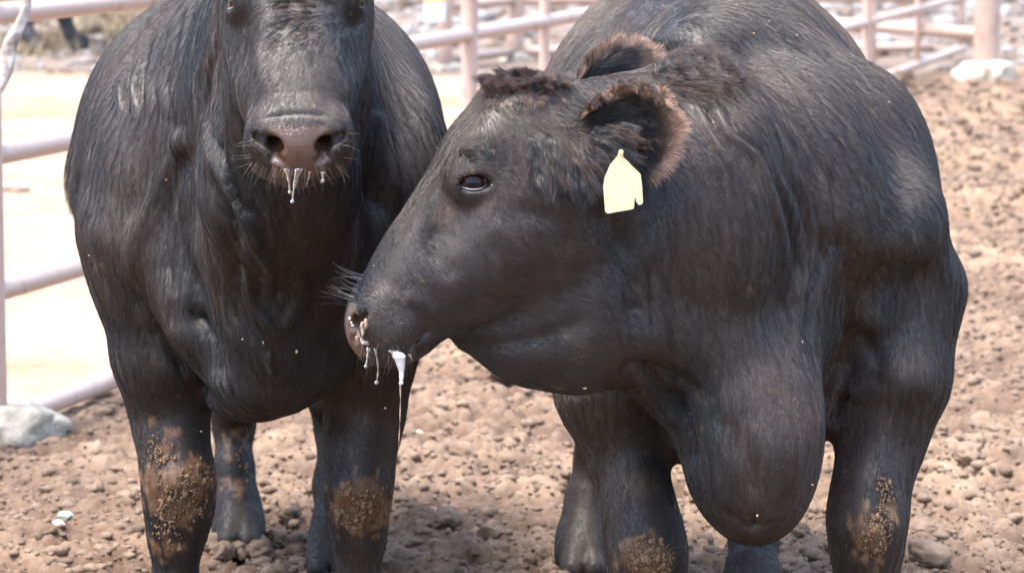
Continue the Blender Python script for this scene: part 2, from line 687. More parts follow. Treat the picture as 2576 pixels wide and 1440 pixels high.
def ear_shell(base, tip, open_n, width, cup, thick=.005, nu=36, nv=26, droop=0.0, prof=None):
    """a paddle shaped ear: a cupped leaf from base to tip opening along open_n; returns V, Q and the hair data"""
    base = np.array(base, float); tip = np.array(tip, float)
    ax = tip - base; L = np.linalg.norm(ax); ax /= L
    on = nrm(np.array(open_n, float) - ax * (np.dot(open_n, ax)))
    sd = np.cross(ax, on)
    u = np.linspace(0, 1, nu)[:, None]; v = np.linspace(-1, 1, nv)[None, :]
    if prof is None:
        wd = width * (np.sin(np.pi * np.clip(u, 0, 1) ** .72) ** .62 * .86 + .26 * (1 - u) ** 1.5 + .02)
    else:
        wd = width * np.interp(u, prof[0], prof[1])
    wd = wd * (1 + .05 * np.sin(u * 17 + v * 2) * np.abs(v) + .03 * np.sin(u * 31 + 1 + v))
    cu = cup * (1.25 - .75 * u)
    ang = v * cu                      # cross-section is an arc
    r = wd / np.maximum(cu, .05)
    off_s = r * np.sin(ang)
    off_o = r * (1 - np.cos(ang))
    bend = droop * u ** 2 * L
    inner = base + ax * (u * L)[..., None] + sd * off_s[..., None] + on * (off_o - off_o * 0)[..., None] - on * (0.0 * u)[..., None]
    inner = inner + np.array([0, 0, -1.0]) * (bend + 0 * v)[..., None]
    # thickness: shift along the local normal
    gu = np.gradient(inner, axis=0); gv = np.gradient(inner, axis=1)
    nn = nrm(np.cross(gu, gv))
    if (nn[nu // 2, nv // 2] @ on) < 0: nn = -nn
    outer = inner - nn * thick
    V = np.concatenate([inner.reshape(-1, 3), outer.reshape(-1, 3)])
    n = nu * nv
    Q = []
    g = lambda i, j, s: s * n + i * nv + j
    for i in range(nu - 1):
        for j in range(nv - 1):
            Q.append((g(i, j, 0), g(i + 1, j, 0), g(i + 1, j + 1, 0), g(i, j + 1, 0)))
            Q.append((g(i, j, 1), g(i, j + 1, 1), g(i + 1, j + 1, 1), g(i + 1, j, 1)))
    for i in range(nu - 1):
        Q.append((g(i, 0, 0), g(i, 0, 1), g(i + 1, 0, 1), g(i + 1, 0, 0)))
        Q.append((g(i, nv - 1, 0), g(i + 1, nv - 1, 0), g(i + 1, nv - 1, 1), g(i, nv - 1, 1)))
    for j in range(nv - 1):
        Q.append((g(nu - 1, j, 0), g(nu - 1, j, 1), g(nu - 1, j + 1, 1), g(nu - 1, j + 1, 0)))
        Q.append((g(0, j, 0), g(0, j + 1, 0), g(0, j + 1, 1), g(0, j, 1)))
    Q = np.array(Q)
    uu = (u + 0 * v); vv = (v + 0 * u)
    info = dict(inner=inner, outer=outer, n=nn, u=uu, v=vv, ax=ax, sd=sd, on=on, L=L,
                gu=nrm(gu), gv=nrm(gv), off=0)
    return V, Q, info


# ---- skin
def skin_material():
    n = N('black_hide')
    a = n.n('ShaderNodeAttribute', attribute_name='hide')
    nose = n.n('ShaderNodeAttribute', attribute_name='nose')
    f = n.noise(140, 3, .6)
    c = n.mix(a.outputs['Color'], (.056, .026, .015), nose.outputs['Fac'])
    n.l(c, n.b.inputs['Base Color'])
    r = n.n('ShaderNodeMapRange')
    r.inputs['To Min'].default_value = .55; r.inputs['To Max'].default_value = .16
    n.l(nose.outputs['Fac'], r.inputs['Value'])
    n.l(r.outputs['Result'], n.b.inputs['Roughness'])
    v = n.n('ShaderNodeTexVoronoi', feature='DISTANCE_TO_EDGE')
    tc = n.n('ShaderNodeTexCoord'); n.l(tc.outputs['Object'], v.inputs['Vector'])
    v.inputs['Scale'].default_value = 330
    mp = n.n('ShaderNodeMapRange'); mp.inputs['From Max'].default_value = .12
    n.l(v.outputs['Distance'], mp.inputs['Value'])
    mm = n.n('ShaderNodeMath', operation='MULTIPLY'); n.l(mp.outputs['Result'], mm.inputs[0]); n.l(nose.outputs['Fac'], mm.inputs[1])
    p = n.bump(mm.outputs[0], .35, .0012)
    n.bump(f, .25, .002, p)
    return n.m


def hair_material():
    m = bpy.data.materials.new('coat_hair')
    m.use_nodes = True
    t = m.node_tree
    b = t.nodes['Principled BSDF']
    a = t.nodes.new('ShaderNodeAttribute'); a.attribute_name = 'tint'
    t.links.new(a.outputs['Color'], b.inputs['Base Color'])
    b.inputs['Roughness'].default_value = .36
    b.inputs['Specular IOR Level'].default_value = .46
    return m


def eye_material():
    n = N('cattle_eye')
    tc = n.n('ShaderNodeTexCoord')
    # local Z points out of the eye; iris by angle, a horizontal pupil
    sx = n.n('ShaderNodeSeparateXYZ'); n.l(tc.outputs['Object'], sx.inputs[0])
    cmb = n.n('ShaderNodeCombineXYZ')
    n.l(sx.outputs[0], cmb.inputs[0]); n.l(sx.outputs[1], cmb.inputs[1])
    ln = n.n('ShaderNodeVectorMath', operation='LENGTH'); n.l(cmb.outputs[0], ln.inputs[0])
    col = n.ramp(ln.outputs['Value'], [(0.0, (.004, .004, .006)), (.0075, (.004, .004, .008)), (.0095, (.022, .008, .004)), (.0145, (.016, .006, .003)),
                                       (.0168, (.02, .008, .006)), (.0205, (.02, .010, .008)), (.0235, (.30, .27, .27))])
    n.l(col, n.b.inputs['Base Color'])
    n.set(Roughness=.06)
    n.b.inputs['Specular IOR Level'].default_value = .22
    return n.m


M_SKIN = skin_material()
M_HAIR = hair_material()
M_EYE = eye_material()
lm_ = N('wet_eyelid'); lm_.set(Base_Color=(.20, .19, .20), Roughness=.15); M_LID = lm_.m

# ---- the animal on the left, facing the camera
def left_sdf():
    S = SDF()
    tip = P(753, 354, 5.22)
    F = nrm((.05, -.60, -.80))
    H = Head(tip - F * .475, F, (1, .09, .02))
    # torso (front to rump)
    S.chain([((-.465, 6.30, .90), .26, .30), ((-.480, 6.50, .93), .33, .36), ((-.525, 6.90, .92), .372, .38),
             ((-.53, 7.25, .93), .37, .37), ((-.52, 7.55, .98), .29, .30), ((-.515, 7.75, 1.02), .20, .22)], (1, 0, 0), .06, p=2.2)
    # shoulders
    S.ell((-.70, 6.38, .90), (.125, .20, .25), k=.07)
    S.ell((-.235, 6.38, .90), (.125, .20, .25), k=.07)
    # chest front and brisket
    S.ell(P(560, 720, 6.16), (.10, .12, .17), k=.09)
    S.ell(P(780, 760, 6.16), (.10, .12, .17), k=.09)
    S.ell(P(680, 800, 6.05), (.095, .10, .16), k=.06)
    S.ell(P(670, 930, 6.12), (.105, .13, .085), k=.05)
    S.ell(P(640, 985, 6.30), (.09, .2, .045), k=.04)
    # hollows between the shoulder, the neck and the brisket
    S.ell(P(462, 520, 5.98), (.045, .13, .12), k=.07, op='s')
    S.ell(P(505, 670, 6.02), (.030, .08, .09), k=.07, op='s')
    S.ell(P(872, 610, 6.00), (.040, .11, .13), k=.07, op='s')
    S.chain([(P(660, 640, 5.98), .030, .04), (P(665, 800, 6.00), .045, .05), (P(690, 880, 6.04), .050, .05)], (1, 0, 0), .05)
    # upper arms
    S.chain([((-.735, 6.32, .86), .085, .14), (P(410, 900, 6.33), .086, .115), (P(424, 1040, 6.33), .063, .075),
             (P(438, 1130, 6.30), .055, .062), (P(450, 1215, 6.28), .058, .060), (P(450, 1290, 6.29), .052, .052),
             (P(443, 1360, 6.30), .039, .043), (P(440, 1480, 6.31), .036, .041), (P(440, 1620, 6.31), .045, .048),
             (P(440, 1690, 6.27), .040, .050), ((-.640, 6.27, .075), .048, .055)], (1, 0, 0), .05)
    S.chain([((-.22, 6.34, .84), .085, .14), (P(928, 900, 6.35), .080, .115), (P(918, 1040, 6.35), .066, .076),
             (P(903, 1130, 6.32), .057, .066), (P(899, 1220, 6.30), .056, .062), (P(901, 1290, 6.31), .044, .052),
             (P(903, 1360, 6.32), .038, .043), (P(903, 1480, 6.33), .036, .041), (P(903, 1620, 6.33), .045, .048),
             (P(903, 1690, 6.29), .040, .050), ((-.290, 6.29, .075), .048, .055)], (1, 0, 0), .05)
    # haunches and hind legs
    S.ell((-.70, 7.45, .85), (.13, .24, .28), k=.07)
    S.ell((-.35, 7.45, .85), (.13, .24, .28), k=.07)
    S.chain([((-.68, 7.45, .70), .10, .15), (P(590, 985, 7.62), .055, .075), (P(588, 1060, 7.66), .042, .055), (P(588, 1180, 7.60), .039, .047),
             (P(595, 1270, 7.56), .047, .050), (P(600, 1330, 7.53), .050, .055), (P(603, 1345, 7.54), .052, .056)], (1, 0, 0), .04)
    S.chain([((-.36, 7.35, .70), .10, .15), (P(840, 985, 7.40), .055, .075), (P(846, 1060, 7.44), .042, .055), (P(840, 1220, 7.36), .039, .047),
             (P(838, 1330, 7.30), .042, .046), (P(836, 1390, 7.28), .047, .055), (P(834, 1425, 7.26), .052, .056)], (1, 0, 0), .04)
    # neck
    S.chain([(H.W(0, -.01, -.12), .085, .12), (H.W(-.0, .05, -.25) + np.array([-.01, .12, .06]), .105, .17), ((-.42, 6.02, 1.18), .15, .25), ((-.46, 6.30, 1.05), .22, .33),
             ((-.48, 6.55, 1.02), .27, .32)], (1, 0, 0), .06)
    # throat and dewlap
    S.chain([(H.W(0, .10, -.21), .085, .06), (P(700, 470, 5.88), .125, .12), (P(695, 640, 6.05), .12, .12), (P(685, 820, 6.08), .07, .10)], (1, 0, 0), .07)
    for x_, y_ in ((-.640, 6.24), (-.290, 6.26), (P(603, 1362, 7.50)[0], 7.50), (P(834, 1440, 7.22)[0], 7.22)):
        hoof(S, x_, y_)
    head_sdf(S, H)
    return S, H


def left_sculpt(s):
    D = (5.75, 6.9)
    # pleated neck skin hanging over the shoulder, and its lower edge
    s.step([(512, 280), (475, 318), (430, 342), (398, 400), (368, 470), (345, 530), (322, 580), (318, 640), (345, 720), (385, 775)][::-1], 60, .012, D)
    s.stroke([(470, 350), (430, 430), (400, 530), (390, 640), (430, 750)], 46, -.022, D)
    s.stroke([(520, 420), (560, 540), (600, 650)], 26, -.012, D)
    s.stroke([(505, 300), (540, 400), (600, 500), (650, 620), (700, 720)], 16, .012, D)
    s.stroke([(475, 320), (500, 430), (560, 560), (600, 680)], 22, -.010, D)
    D2 = (5.75, 7.6)
    for i, x in enumerate((300, 338, 372, 404, 432, 458, 484, 508)):
        s.stroke([(x + 95, -160), (x + 55, -20), (x + 22, 120), (x + 4, 200), (x, 285 - i * 3)], 10, .014 * (1 if i % 2 else .7), D2)
        s.stroke([(x + 112, -160), (x + 72, -20), (x + 39, 120), (x + 21, 200), (x + 18, 270)], 10, -.013, D2)
    # fold lines sweeping from behind the jaw under the throat
    s.stroke([(565, 180), (575, 260), (600, 340), (640, 400), (700, 450)], 9, .010, D)
    s.stroke([(548, 180), (556, 270), (580, 360), (625, 430), (690, 490)], 9, -.010, D)
    s.stroke([(540, 60), (535, 200), (560, 330), (620, 400)], 12, .009, D)
    s.stroke([(520, 60), (512, 220), (535, 340), (610, 440)], 12, -.009, D)
    # shoulder blade edge, arm folds
    s.blob(330, 650, 60, 90, .010, 0, D)
    s.stroke([(420, 800), (470, 880), (500, 960)], 18, .009, D)
    s.stroke([(390, 800), (430, 880), (470, 950)], 14, -.010, D)
    s.stroke([(480, 760), (520, 860), (545, 960)], 26, -.016, D)
    s.stroke([(850, 700), (840, 820), (820, 950)], 34, -.022, D)
    # furrows of the brisket
    s.stroke([(620, 640), (640, 760), (690, 830)], 16, .008, D)
    s.stroke([(590, 650), (600, 780), (650, 880)], 15, -.008, D)
    s.stroke([(750, 640), (745, 760), (705, 830)], 16, .007, D)
    s.stroke([(700, 640), (700, 760)], 13, -.007, D)
    s.stroke([(675, 880), (680, 950)], 8, .006, D)
    s.stroke([(575, 850), (640, 960), (740, 970), (790, 900)], 20, -.003, D)
    # right side: shoulder edge behind the jaw
    s.stroke([(905, 290), (950, 300), (975, 400), (1000, 520)], 14, .012, D)
    s.stroke([(890, 320), (925, 420), (960, 560)], 26, -.018, D)
    # knees
    s.blob(455, 1200, 60, 40, .006); s.blob(893, 1220, 55, 45, .006)
    # face: veins and the hollow under the eye
    F = (5.0, 5.75)
    s.stroke([(600, 60), (640, 120), (660, 220)], 14, .004, F)
    s.stroke([(905, 60), (880, 150), (870, 250)], 12, .005, F)
    s.blob(610, 250, 30, 90, -.006, 0, F); s.blob(890, 260, 20, 70, -.006, 0, F)
    s.stroke([(655, 300), (700, 290), (760, 285), (830, 292)], 7, -.003, F)


Sl, Hl = left_sdf()

# ---- the animal on the right, head turned in profile
def right_sdf():
    S = SDF()
    F = nrm((-.578, -.17, -.805))
    H = Head(P(1288, 184, 5.40), F, (-.03, -.97, -.20), 1.02)
    # torso
    S.chain([((.43, 5.80, .86), .25, .28), ((.412, 6.00, .91), .29, .35), ((.388, 6.40, .92), .330, .38), ((.397, 6.75, .95), .350, .37),
             ((.40, 7.05, 1.00), .315, .33), ((.40, 7.25, 1.03), .22, .25)], (1, 0, 0), .06, p=2.2)
    # withers and hump
    S.chain([(P(1760, 190, 5.75), .09, .10), ((.42, 6.1, 1.18), .14, .14), ((.41, 6.7, 1.22), .16, .13)], (1, 0, 0), .08)
    # shoulders
    S.ell((.636, 5.93, .83), (.120, .20, .21), k=.06)
    S.ell((.155, 5.93, .86), (.125, .20, .25), k=.07)
    S.ell(P(2266, 575, 5.78), (.080, .10, .105), k=.06)
    S.ell(P(2190, 440, 6.00), (.097, .16, .16), k=.12)
    # brisket: the big hanging bulb
    S.ell(P(1888, 1118, 5.50), (.119, .12, .145), k=.05)
    S.ell(P(1900, 1236, 5.50), (.068, .085, .082), k=.06)
    S.chain([(P(1880, 820, 5.62), .16, .14), (P(1892, 1000, 5.55), .128, .115)], (1, 0, 0), .07)
    S.ell((.40, 5.85, .60), (.17, .25, .12), k=.06)
    # hollows beside the neck and the brisket
    S.ell(P(2130, 860, 5.62), (.035, .11, .15), k=.08, op='s')
    S.ell(P(2108, 1040, 5.60), (.016, .09, .06), k=.05, op='s')
    S.ell(P(1672, 1030, 5.60), (.028, .12, .09), k=.05, op='s')
    S.ell(P(2200, 740, 5.60), (.07, .06, .04), k=.07, op='s')
    # fore legs
    S.chain([((.12, 5.84, .80), .085, .14), (P(1545, 990, 5.80), .092, .115), (P(1572, 1140, 5.78), .059, .075),
             (P(1608, 1290, 5.72), .055, .064), (P(1628, 1385, 5.70), .057, .062), (P(1626, 1450, 5.71), .052, .052),
             (P(1620, 1530, 5.72), .040, .044), (P(1620, 1680, 5.72), .038, .042), (P(1620, 1800, 5.72), .046, .048), ((.225, 5.69, .075), .048, .055)], (1, 0, 0), .05)
    S.chain([((.72, 5.86, .80), .085, .14), (P(2255, 960, 5.80), .082, .115), (P(2218, 1110, 5.78), .065, .080),
             (P(2188, 1240, 5.73), .056, .064), (P(2180, 1320, 5.71), .056, .062), (P(2180, 1400, 5.72), .047, .052),
             (P(2178, 1480, 5.73), .037, .043), (P(2178, 1680, 5.73), .036, .042), (P(2178, 1800, 5.73), .046, .048), ((.61, 5.70, .075), .048, .055)], (1, 0, 0), .05)
    # haunches and hind legs
    S.ell((.235, 6.95, .85), (.13, .24, .28), k=.07)
    S.ell((.57, 6.95, .85), (.13, .24, .28), k=.07)
    S.chain([((.24, 6.95, .70), .10, .15), (P(1520, 1060, 7.28), .060, .075), (P(1505, 1150, 7.34), .046, .058), (P(1482, 1260, 7.30), .046, .050),
             (P(1470, 1340, 7.26), .050, .052), (P(1468, 1385, 7.24), .052, .058), (P(1466, 1400, 7.24), .052, .056)], (1, 0, 0), .04)
    S.chain([((.55, 6.90, .70), .10, .15), (P(1895, 1040, 7.00), .060, .075), (P(1895, 1150, 7.06), .046, .058), (P(1895, 1350, 7.00), .045, .048),
             (P(1893, 1450, 6.96), .047, .050), (P(1893, 1500, 6.94), .050, .058), ((.505, 6.91, .075), .052, .056)], (1, 0, 0), .04)
    # neck: from the back of the head round to the shoulders
    side = (.25, -1, 0)
    S.chain([(P(1420, 415, 5.43), .095, .12), (P(1560, 565, 5.47), .125, .205), (P(1720, 580, 5.56), .17, .26), (P(1880, 605, 5.75), .20, .305),
             (P(1985, 630, 5.98), .22, .29)], side, .06)
    S.chain([(P(1400, 285, 5.45), .06, .045), (P(1560, 300, 5.50), .070, .06), (P(1740, 255, 5.62), .085, .075)], side, .05)
    # throat skin under the jaw and the dewlap
    S.chain([(P(1180, 835, 5.39), .045, .030), (P(1320, 850, 5.40), .065, .062), (P(1450, 850, 5.41), .08, .076), (P(1570, 820, 5.45), .09, .075),
             (P(1720, 860, 5.52), .10, .10), (P(1830, 960, 5.52), .10, .12)], side, .06)
    S.chain([(P(1350, 640, 5.39), .085, .10), (P(1500, 720, 5.42), .10, .12)], side, .06)
    for x_, y_ in ((.225, 5.66), (.61, 5.67), (P(1466, 1420, 7.20)[0], 7.20), (.505, 6.88)):
        hoof(S, x_, y_)
    head_sdf(S, H)
    return S, H


def right_sculpt(s):
    D = (5.2, 6.6)
    # long ridges running from the crest down the shoulder
    rid = [[(1790, 240), (1830, 330), (1905, 400), (1950, 520), (1975, 640), (1970, 760)],
           [(1850, 190), (1920, 280), (1990, 400), (2030, 520), (2050, 640), (2010, 760), (2000, 880)],
           [(1740, 250), (1790, 340), (1850, 440)],
           [(1900, 130), (1980, 230), (2050, 350), (2110, 470)],
           [(1925, 380), (1975, 480), (2005, 570), (2020, 680), (1995, 760)],
           [(2060, 420), (2085, 540), (2090, 650)]]
    for r in rid:
        s.stroke(r, 10, .0055, D)
        s.stroke([(x + 22, y - 2) for x, y in r], 10, -.005, D)
    # furrow between neck and shoulder, shoulder muscles
    s.stroke([(2080, 560), (2130, 700), (2110, 850), (2070, 960)], 50, -.014, D)
    s.blob(2330, 560, 90, 70, .005, 0, D)
    s.stroke([(2150, 640), (2260, 620), (2380, 640)], 40, .003, D)
    s.stroke([(2140, 760), (2260, 700), (2390, 720)], 46, -.003, D)
    s.stroke([(2290, 800), (2330, 900), (2300, 1010)], 40, .003, D)
    s.stroke([(2150, 820), (2200, 900), (2190, 980)], 30, -.006, D)
    # armpit slit
    s.stroke([(2135, 975), (2108, 1030), (2090, 1060)], 10, -.013, D)
    s.stroke([(2150, 955), (2075, 1085)], 30, .006, D)
    # chest to arm folds on the left
    s.stroke([(1590, 940), (1650, 1010), (1700, 1070)], 12, .010, D)
    s.stroke([(1620, 930), (1680, 1000), (1720, 1060)], 12, -.010, D)
    s.stroke([(1700, 960), (1720, 1080), (1740, 1180)], 22, -.014, D)
    s.stroke([(1560, 940), (1640, 930), (1760, 990)], 22, -.014, D)
    # brisket
    s.stroke([(1790, 1020), (1850, 1100), (1890, 1180), (1900, 1260)], 30, -.004, D)
    s.stroke([(1890, 1290), (1903, 1335)], 9, -.007, D)
    s.stroke([(1815, 1270), (1860, 1310), (1900, 1330), (1960, 1300)], 8, -.004, D)
    s.blob(1960, 1130, 60, 90, .006, 0, D)
    # neck under the cheek
    s.stroke([(1500, 500), (1560, 600), (1600, 720), (1610, 840)], 40, -.012, D)
    s.stroke([(1640, 640), (1650, 860)], 10, -.004, D)
    # face
    F = (5.15, 5.6)
    s.stroke([(1090, 560), (1100, 640), (1150, 700)], 26, -.006, F)
    s.stroke([(1230, 560), (1290, 600), (1330, 680)], 30, .005, F)
    s.stroke([(1270, 520), (1400, 560), (1440, 640)], 26, -.006, F)
    s.blob(1300, 700, 110, 80, .007, 0, F)
    s.stroke([(1090, 850), (1200, 870), (1350, 850), (1480, 800)], 22, -.009, F)
    s.stroke([(1010, 740), (1060, 760), (1100, 800)], 22, .005, F)
    s.blob(1630, 1395, 60, 50, .006); s.blob(2180, 1330, 50, 55, .005)


Sr, Hr = right_sdf()

# ------------------------------------------------------------------ coat
def hair_obj(name, pts, rad, tint, parent, mat):
    """pts (n,K,3), rad (n,K), tint (n,3)"""
    n, K = pts.shape[:2]
    hc = bpy.data.hair_curves.new(name)
    hc.add_curves([K] * n)
    hc.attributes['position'].data.foreach_set('vector', pts.astype(np.float32).ravel())
    a = hc.attributes.get('radius') or hc.attributes.new('radius', 'FLOAT', 'POINT')
    a.data.foreach_set('value', rad.astype(np.float32).ravel())
    c = hc.attributes.new('tint', 'FLOAT_COLOR', 'CURVE')
    col = np.ones((n, 4), np.float32); col[:, :3] = tint
    c.data.foreach_set('color', col.ravel())
    hc.materials.append(mat)
    return link(bpy.data.objects.new(name, hc), parent)


def guide_dirs(mx, my, guides, power=3.0):
    g = np.array(guides, float)
    out = np.zeros((len(mx), 2)); wsum = np.zeros(len(mx))
    for x, y, dx, dy in g:
        l = math.hypot(dx, dy)
        wgt = 1.0 / (((mx - x) ** 2 + (my - y) ** 2) + 400.0) ** (power / 2)
        out[:, 0] += wgt * dx / l; out[:, 1] += wgt * dy / l; wsum += wgt
    return out / wsum[:, None]


def sample_roots(V, Tq, wv, n):
    a, b, c = V[Tq[:, 0]], V[Tq[:, 1]], V[Tq[:, 2]]
    ar = np.linalg.norm(np.cross(b - a, c - a), axis=1) * (wv[Tq].mean(1))
    cs = np.cumsum(ar); cs /= cs[-1]
    t = np.searchsorted(cs, rng.random(n))
    t = np.minimum(t, len(Tq) - 1)
    r1 = np.sqrt(rng.random(n)); r2 = rng.random(n)
    return t, np.stack([1 - r1, r1 * (1 - r2), r1 * r2], 1)


def bary(A, Tq, t, b):
    return (A[Tq[t]] * b[:, :, None]).sum(1) if A.ndim == 2 else (A[Tq[t]] * b).sum(1)


def clump_field(p, scale, seed):
    """unit-ish vectors pointing to local tops of a noise: hairs lean together into tufts"""
    e = .25 / scale
    f0 = vnoise(p, scale, seed)
    g = np.stack([vnoise(p + np.eye(3)[i] * e, scale, seed) - f0 for i in range(3)], 1) / .25
    return g


def strands(p, n, d, L, rad, lift=.25, curl=0.0, K=4, clump=.5, cscale=90, rough=.12, sag=0.0, hook=None, seed=3, stretch=None):
    """hairs lying along the surface; p roots, n normals, d tangent directions, L lengths (n,)"""
    N_ = len(p)
    d = d + rng.normal(0, rough, (N_, 3))
    ps = p if stretch is None else p * stretch
    d = d + clump * clump_field(ps, cscale, seed) + clump * .4 * clump_field(ps, cscale * .33, seed + 9)
    d = nrm(d - n * (d * n).sum(1)[:, None])
    lift = np.broadcast_to(lift, (N_,))
    pts = np.zeros((N_, K, 3))
    side = np.cross(n, d)
    ph = rng.random(N_) * 6.28
    for k in range(K):
        s = k / (K - 1)
        h = lift * (s - .45 * s * s)
        q = p + d * (L * s)[:, None] + n * (L * h - .0015 * (k == 0))[:, None]
        if np.any(curl):
            q = q + (side * (np.sin(s * 5 + ph) - np.sin(ph))[:, None] + n * (np.cos(s * 5 + ph) - np.cos(ph))[:, None] * .6) * (L * curl * s)[:, None]
        q[:, 2] -= sag * L * s * s
        if hook is not None: q = q + hook * (L * s * s)[:, None]
        pts[:, k] = q
    pr = np.linspace(1, 0, K) ** .7 * .85 + .15
    return pts, np.broadcast_to(rad, (N_,))[:, None] * pr[None, :]

from mathutils.bvhtree import BVHTree
TREES = []
BLACK = np.array([.0062, .0056, .0060]); BROWN = np.array([.042, .0225, .0155]); DUST = np.array([.075, .060, .048])
RUST = np.array([.58, .36, .25]); MUD = np.array([.105, .050, .022]); MUDL = np.array([.25, .15, .082])  # RUST: brown ear fringe with its backlit glow put into the colour
N_HAIR = 520000


def bl(mx, my, x, y, rx, ry, ang=0):
    ca, sa = math.cos(math.radians(ang)), math.sin(math.radians(ang))
    u = ((mx - x) * ca + (my - y) * sa) / rx; v = (-(mx - x) * sa + (my - y) * ca) / ry
    return np.exp(-(u * u + v * v) ** 1.5)


def sstep(x, a, b):
    t = np.clip((x - a) / (b - a), 0, 1)
    return t * t * (3 - 2 * t)


def mix(a, b, t):
    return a + (b - a) * t[:, None]


def make_cattle(S, H, lo, hi, sculpt, label, gh, gb, fields, ears, n_hair):
    root = empty('black_cow', ((lo[0] + hi[0]) / 2, lo[1] + 1.4, 0), label, 'cow')
    inv = root.matrix_world.inverted()
    V, Q, T, Tq, Nn = build_body('body', S, lo, hi, H, M_SKIN, None, sculpt)
    mx, my = proj(V)
    q = H.L(V)
    view = nrm(V - CP)
    fac = -(view * Nn).sum(1)
    # head mask
    wh = sstep(q[:, 1], -.06, .03) * sstep(q[:, 2], -.33, -.24) * (1 - sstep(np.abs(q[:, 0]), .14, .17)) * (q[:, 1] < .56)
    # bare nose
    t = q[:, 1] * .8 - q[:, 2] * .6
    hw = .044 + .004 * np.cos((t - .35) / .08 * 3)
    nose = sstep(t, .350, .362) * (1 - sstep(t, .436, .446)) * (1 - sstep(np.abs(q[:, 0]), hw - .004, hw + .008)) * sstep(q[:, 1], .41, .43) * sstep(q[:, 2], -.076, -.068) * (q[:, 1] < .56)
    # eyelid rims stay bare and dark
    lid = np.zeros(len(V))
    for s in (1, -1):
        e = q - np.array([s * .104, .186, -.036])
        u = e[:, 1] * .62 + e[:, 2] * .785; v = -e[:, 1] * .785 + e[:, 2] * .62
        lid = np.maximum(lid, np.exp(-((u / .034) ** 2 + (v / .020) ** 2) ** 2) * (np.abs(e[:, 0]) < .04))
    # flow of the coat
    gd_h = guide_dirs(mx, my, gh); gd_b = guide_dirs(mx, my, gb)
    g2 = gd_h * wh[:, None] + gd_b * (1 - wh[:, None])
    d = CR * g2[:, :1] - CU * g2[:, 1:]
    back = np.array([0, .75, -.65])
    fb = sstep(fac, -.15, .12)
    d = d * fb[:, None] + back * (1 - fb[:, None])
    d = nrm(d - Nn * (d * Nn).sum(1)[:, None])
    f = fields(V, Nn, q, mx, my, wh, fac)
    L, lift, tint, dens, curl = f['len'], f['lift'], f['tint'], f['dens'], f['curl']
    if 'dir' in f:
        d = nrm(d * (1 - f['dirw'])[:, None] + f['dir'] * f['dirw'][:, None])
        d = nrm(d - Nn * (d * Nn).sum(1)[:, None] * (1 - f['dirw'])[:, None])
    L = L * (1 - .75 * lid)
    vis = sstep(fac, -.25, 0) * (mx > -120) * (mx < 2700) * (my > -90 - 330 * sstep(wh, .3, .7)) * (my < 1540)
    dens = dens * (.10 + .9 * vis) * (1 - sstep(nose, .25, .6)) * (1 - sstep(lid, .75, .95))
    # body mesh with the ears in it
    extra = []; einfo = []
    off = len(V)
    for e in ears:
        ev, eq, inf = ear_shell(**e)
        extra.append((ev, eq)); einfo.append(inf)
    o = body_obj('body', V - np.array(root.location), Q, T, M_SKIN, root, [(ev - np.array(root.location), eq) for ev, eq in extra])
    n_all = len(o.data.vertices)
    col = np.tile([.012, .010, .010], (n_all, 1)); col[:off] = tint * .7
    set_col(o.data, 'hide', col)
    nz = np.zeros(n_all); nz[:off] = nose
    set_f(o.data, 'nose', nz)
    eyes(H, root, M_EYE)
    for ch in root.children:
        if ch.name.startswith('eye'): ch.matrix_world = Matrix.Translation(-Vector(root.location)) @ ch.matrix_world
    TREES.append(BVHTree.FromPolygons([Vector(v) for v in V[::1].tolist()], Tq.tolist()))
    # hair
    wv = dens / np.clip(L / .014, .6, 2.2)
    ti, b = sample_roots(V, Tq, wv, n_hair)
    p = bary(V, Tq, ti, b); n = nrm(bary(Nn, Tq, ti, b)); dd = nrm(bary(d, Tq, ti, b))
    Lh = bary(L, Tq, ti, b) * rng.uniform(.65, 1.2, n_hair); li = bary(lift, Tq, ti, b); cu = bary(curl, Tq, ti, b)
    tn = bary(tint, Tq, ti, b) * rng.uniform(.6, 1.5, (n_hair, 1))
    vv = bary(vis.astype(float), Tq, ti, b)
    rad = np.where(vv > .3, .00030, .0007)
    long = Lh > .026
    wh_r = bary(wh, Tq, ti, b)[:, None]
    st = np.array([[1, 1, .26]]) * (1 - wh_r) + np.array([[.75, 1, .55]]) * wh_r
    objs = []
    for m, K, cl, cs in ((~long, 4, .55, 95), (long, 7, .9, 60)):
        if not m.any(): continue
        pts, rr = strands(p[m], n[m], dd[m], Lh[m], rad[m], li[m], cu[m], K, cl, cs, .12, sag=.0 if K == 4 else .10, stretch=st[m])
        objs.append((pts, rr, tn[m]))
    loc = np.array(root.location)
    for nm, (pts, rr, tt) in zip(('coat', 'long_hair'), objs):
        hair_obj(nm, pts - loc, rr, tt, root, M_HAIR)
    # ear hair
    for inf, e in zip(einfo, ears):
        P_, R_, T_ = [], [], []
        nu, nv = inf['u'].shape

        def grid_pts(u, v, which):
            G = inf[which]
            fu = np.clip(u, 0, .999) * (nu - 1); fv = (np.clip(v, -1, .999) + 1) / 2 * (nv - 1)
            i = fu.astype(int); j = fv.astype(int); a = (fu - i)[:, None]; c = (fv - j)[:, None]
            w00, w01, w10, w11 = G[i, j], G[i, np.minimum(j + 1, nv - 1)], G[np.minimum(i + 1, nu - 1), j], G[np.minimum(i + 1, nu - 1), np.minimum(j + 1, nv - 1)]
            return (w00 * (1 - a) * (1 - c) + w01 * (1 - a) * c + w10 * a * (1 - c) + w11 * a * c), inf['n'][i, j], inf['gu'][i, j], inf['gv'][i, j]
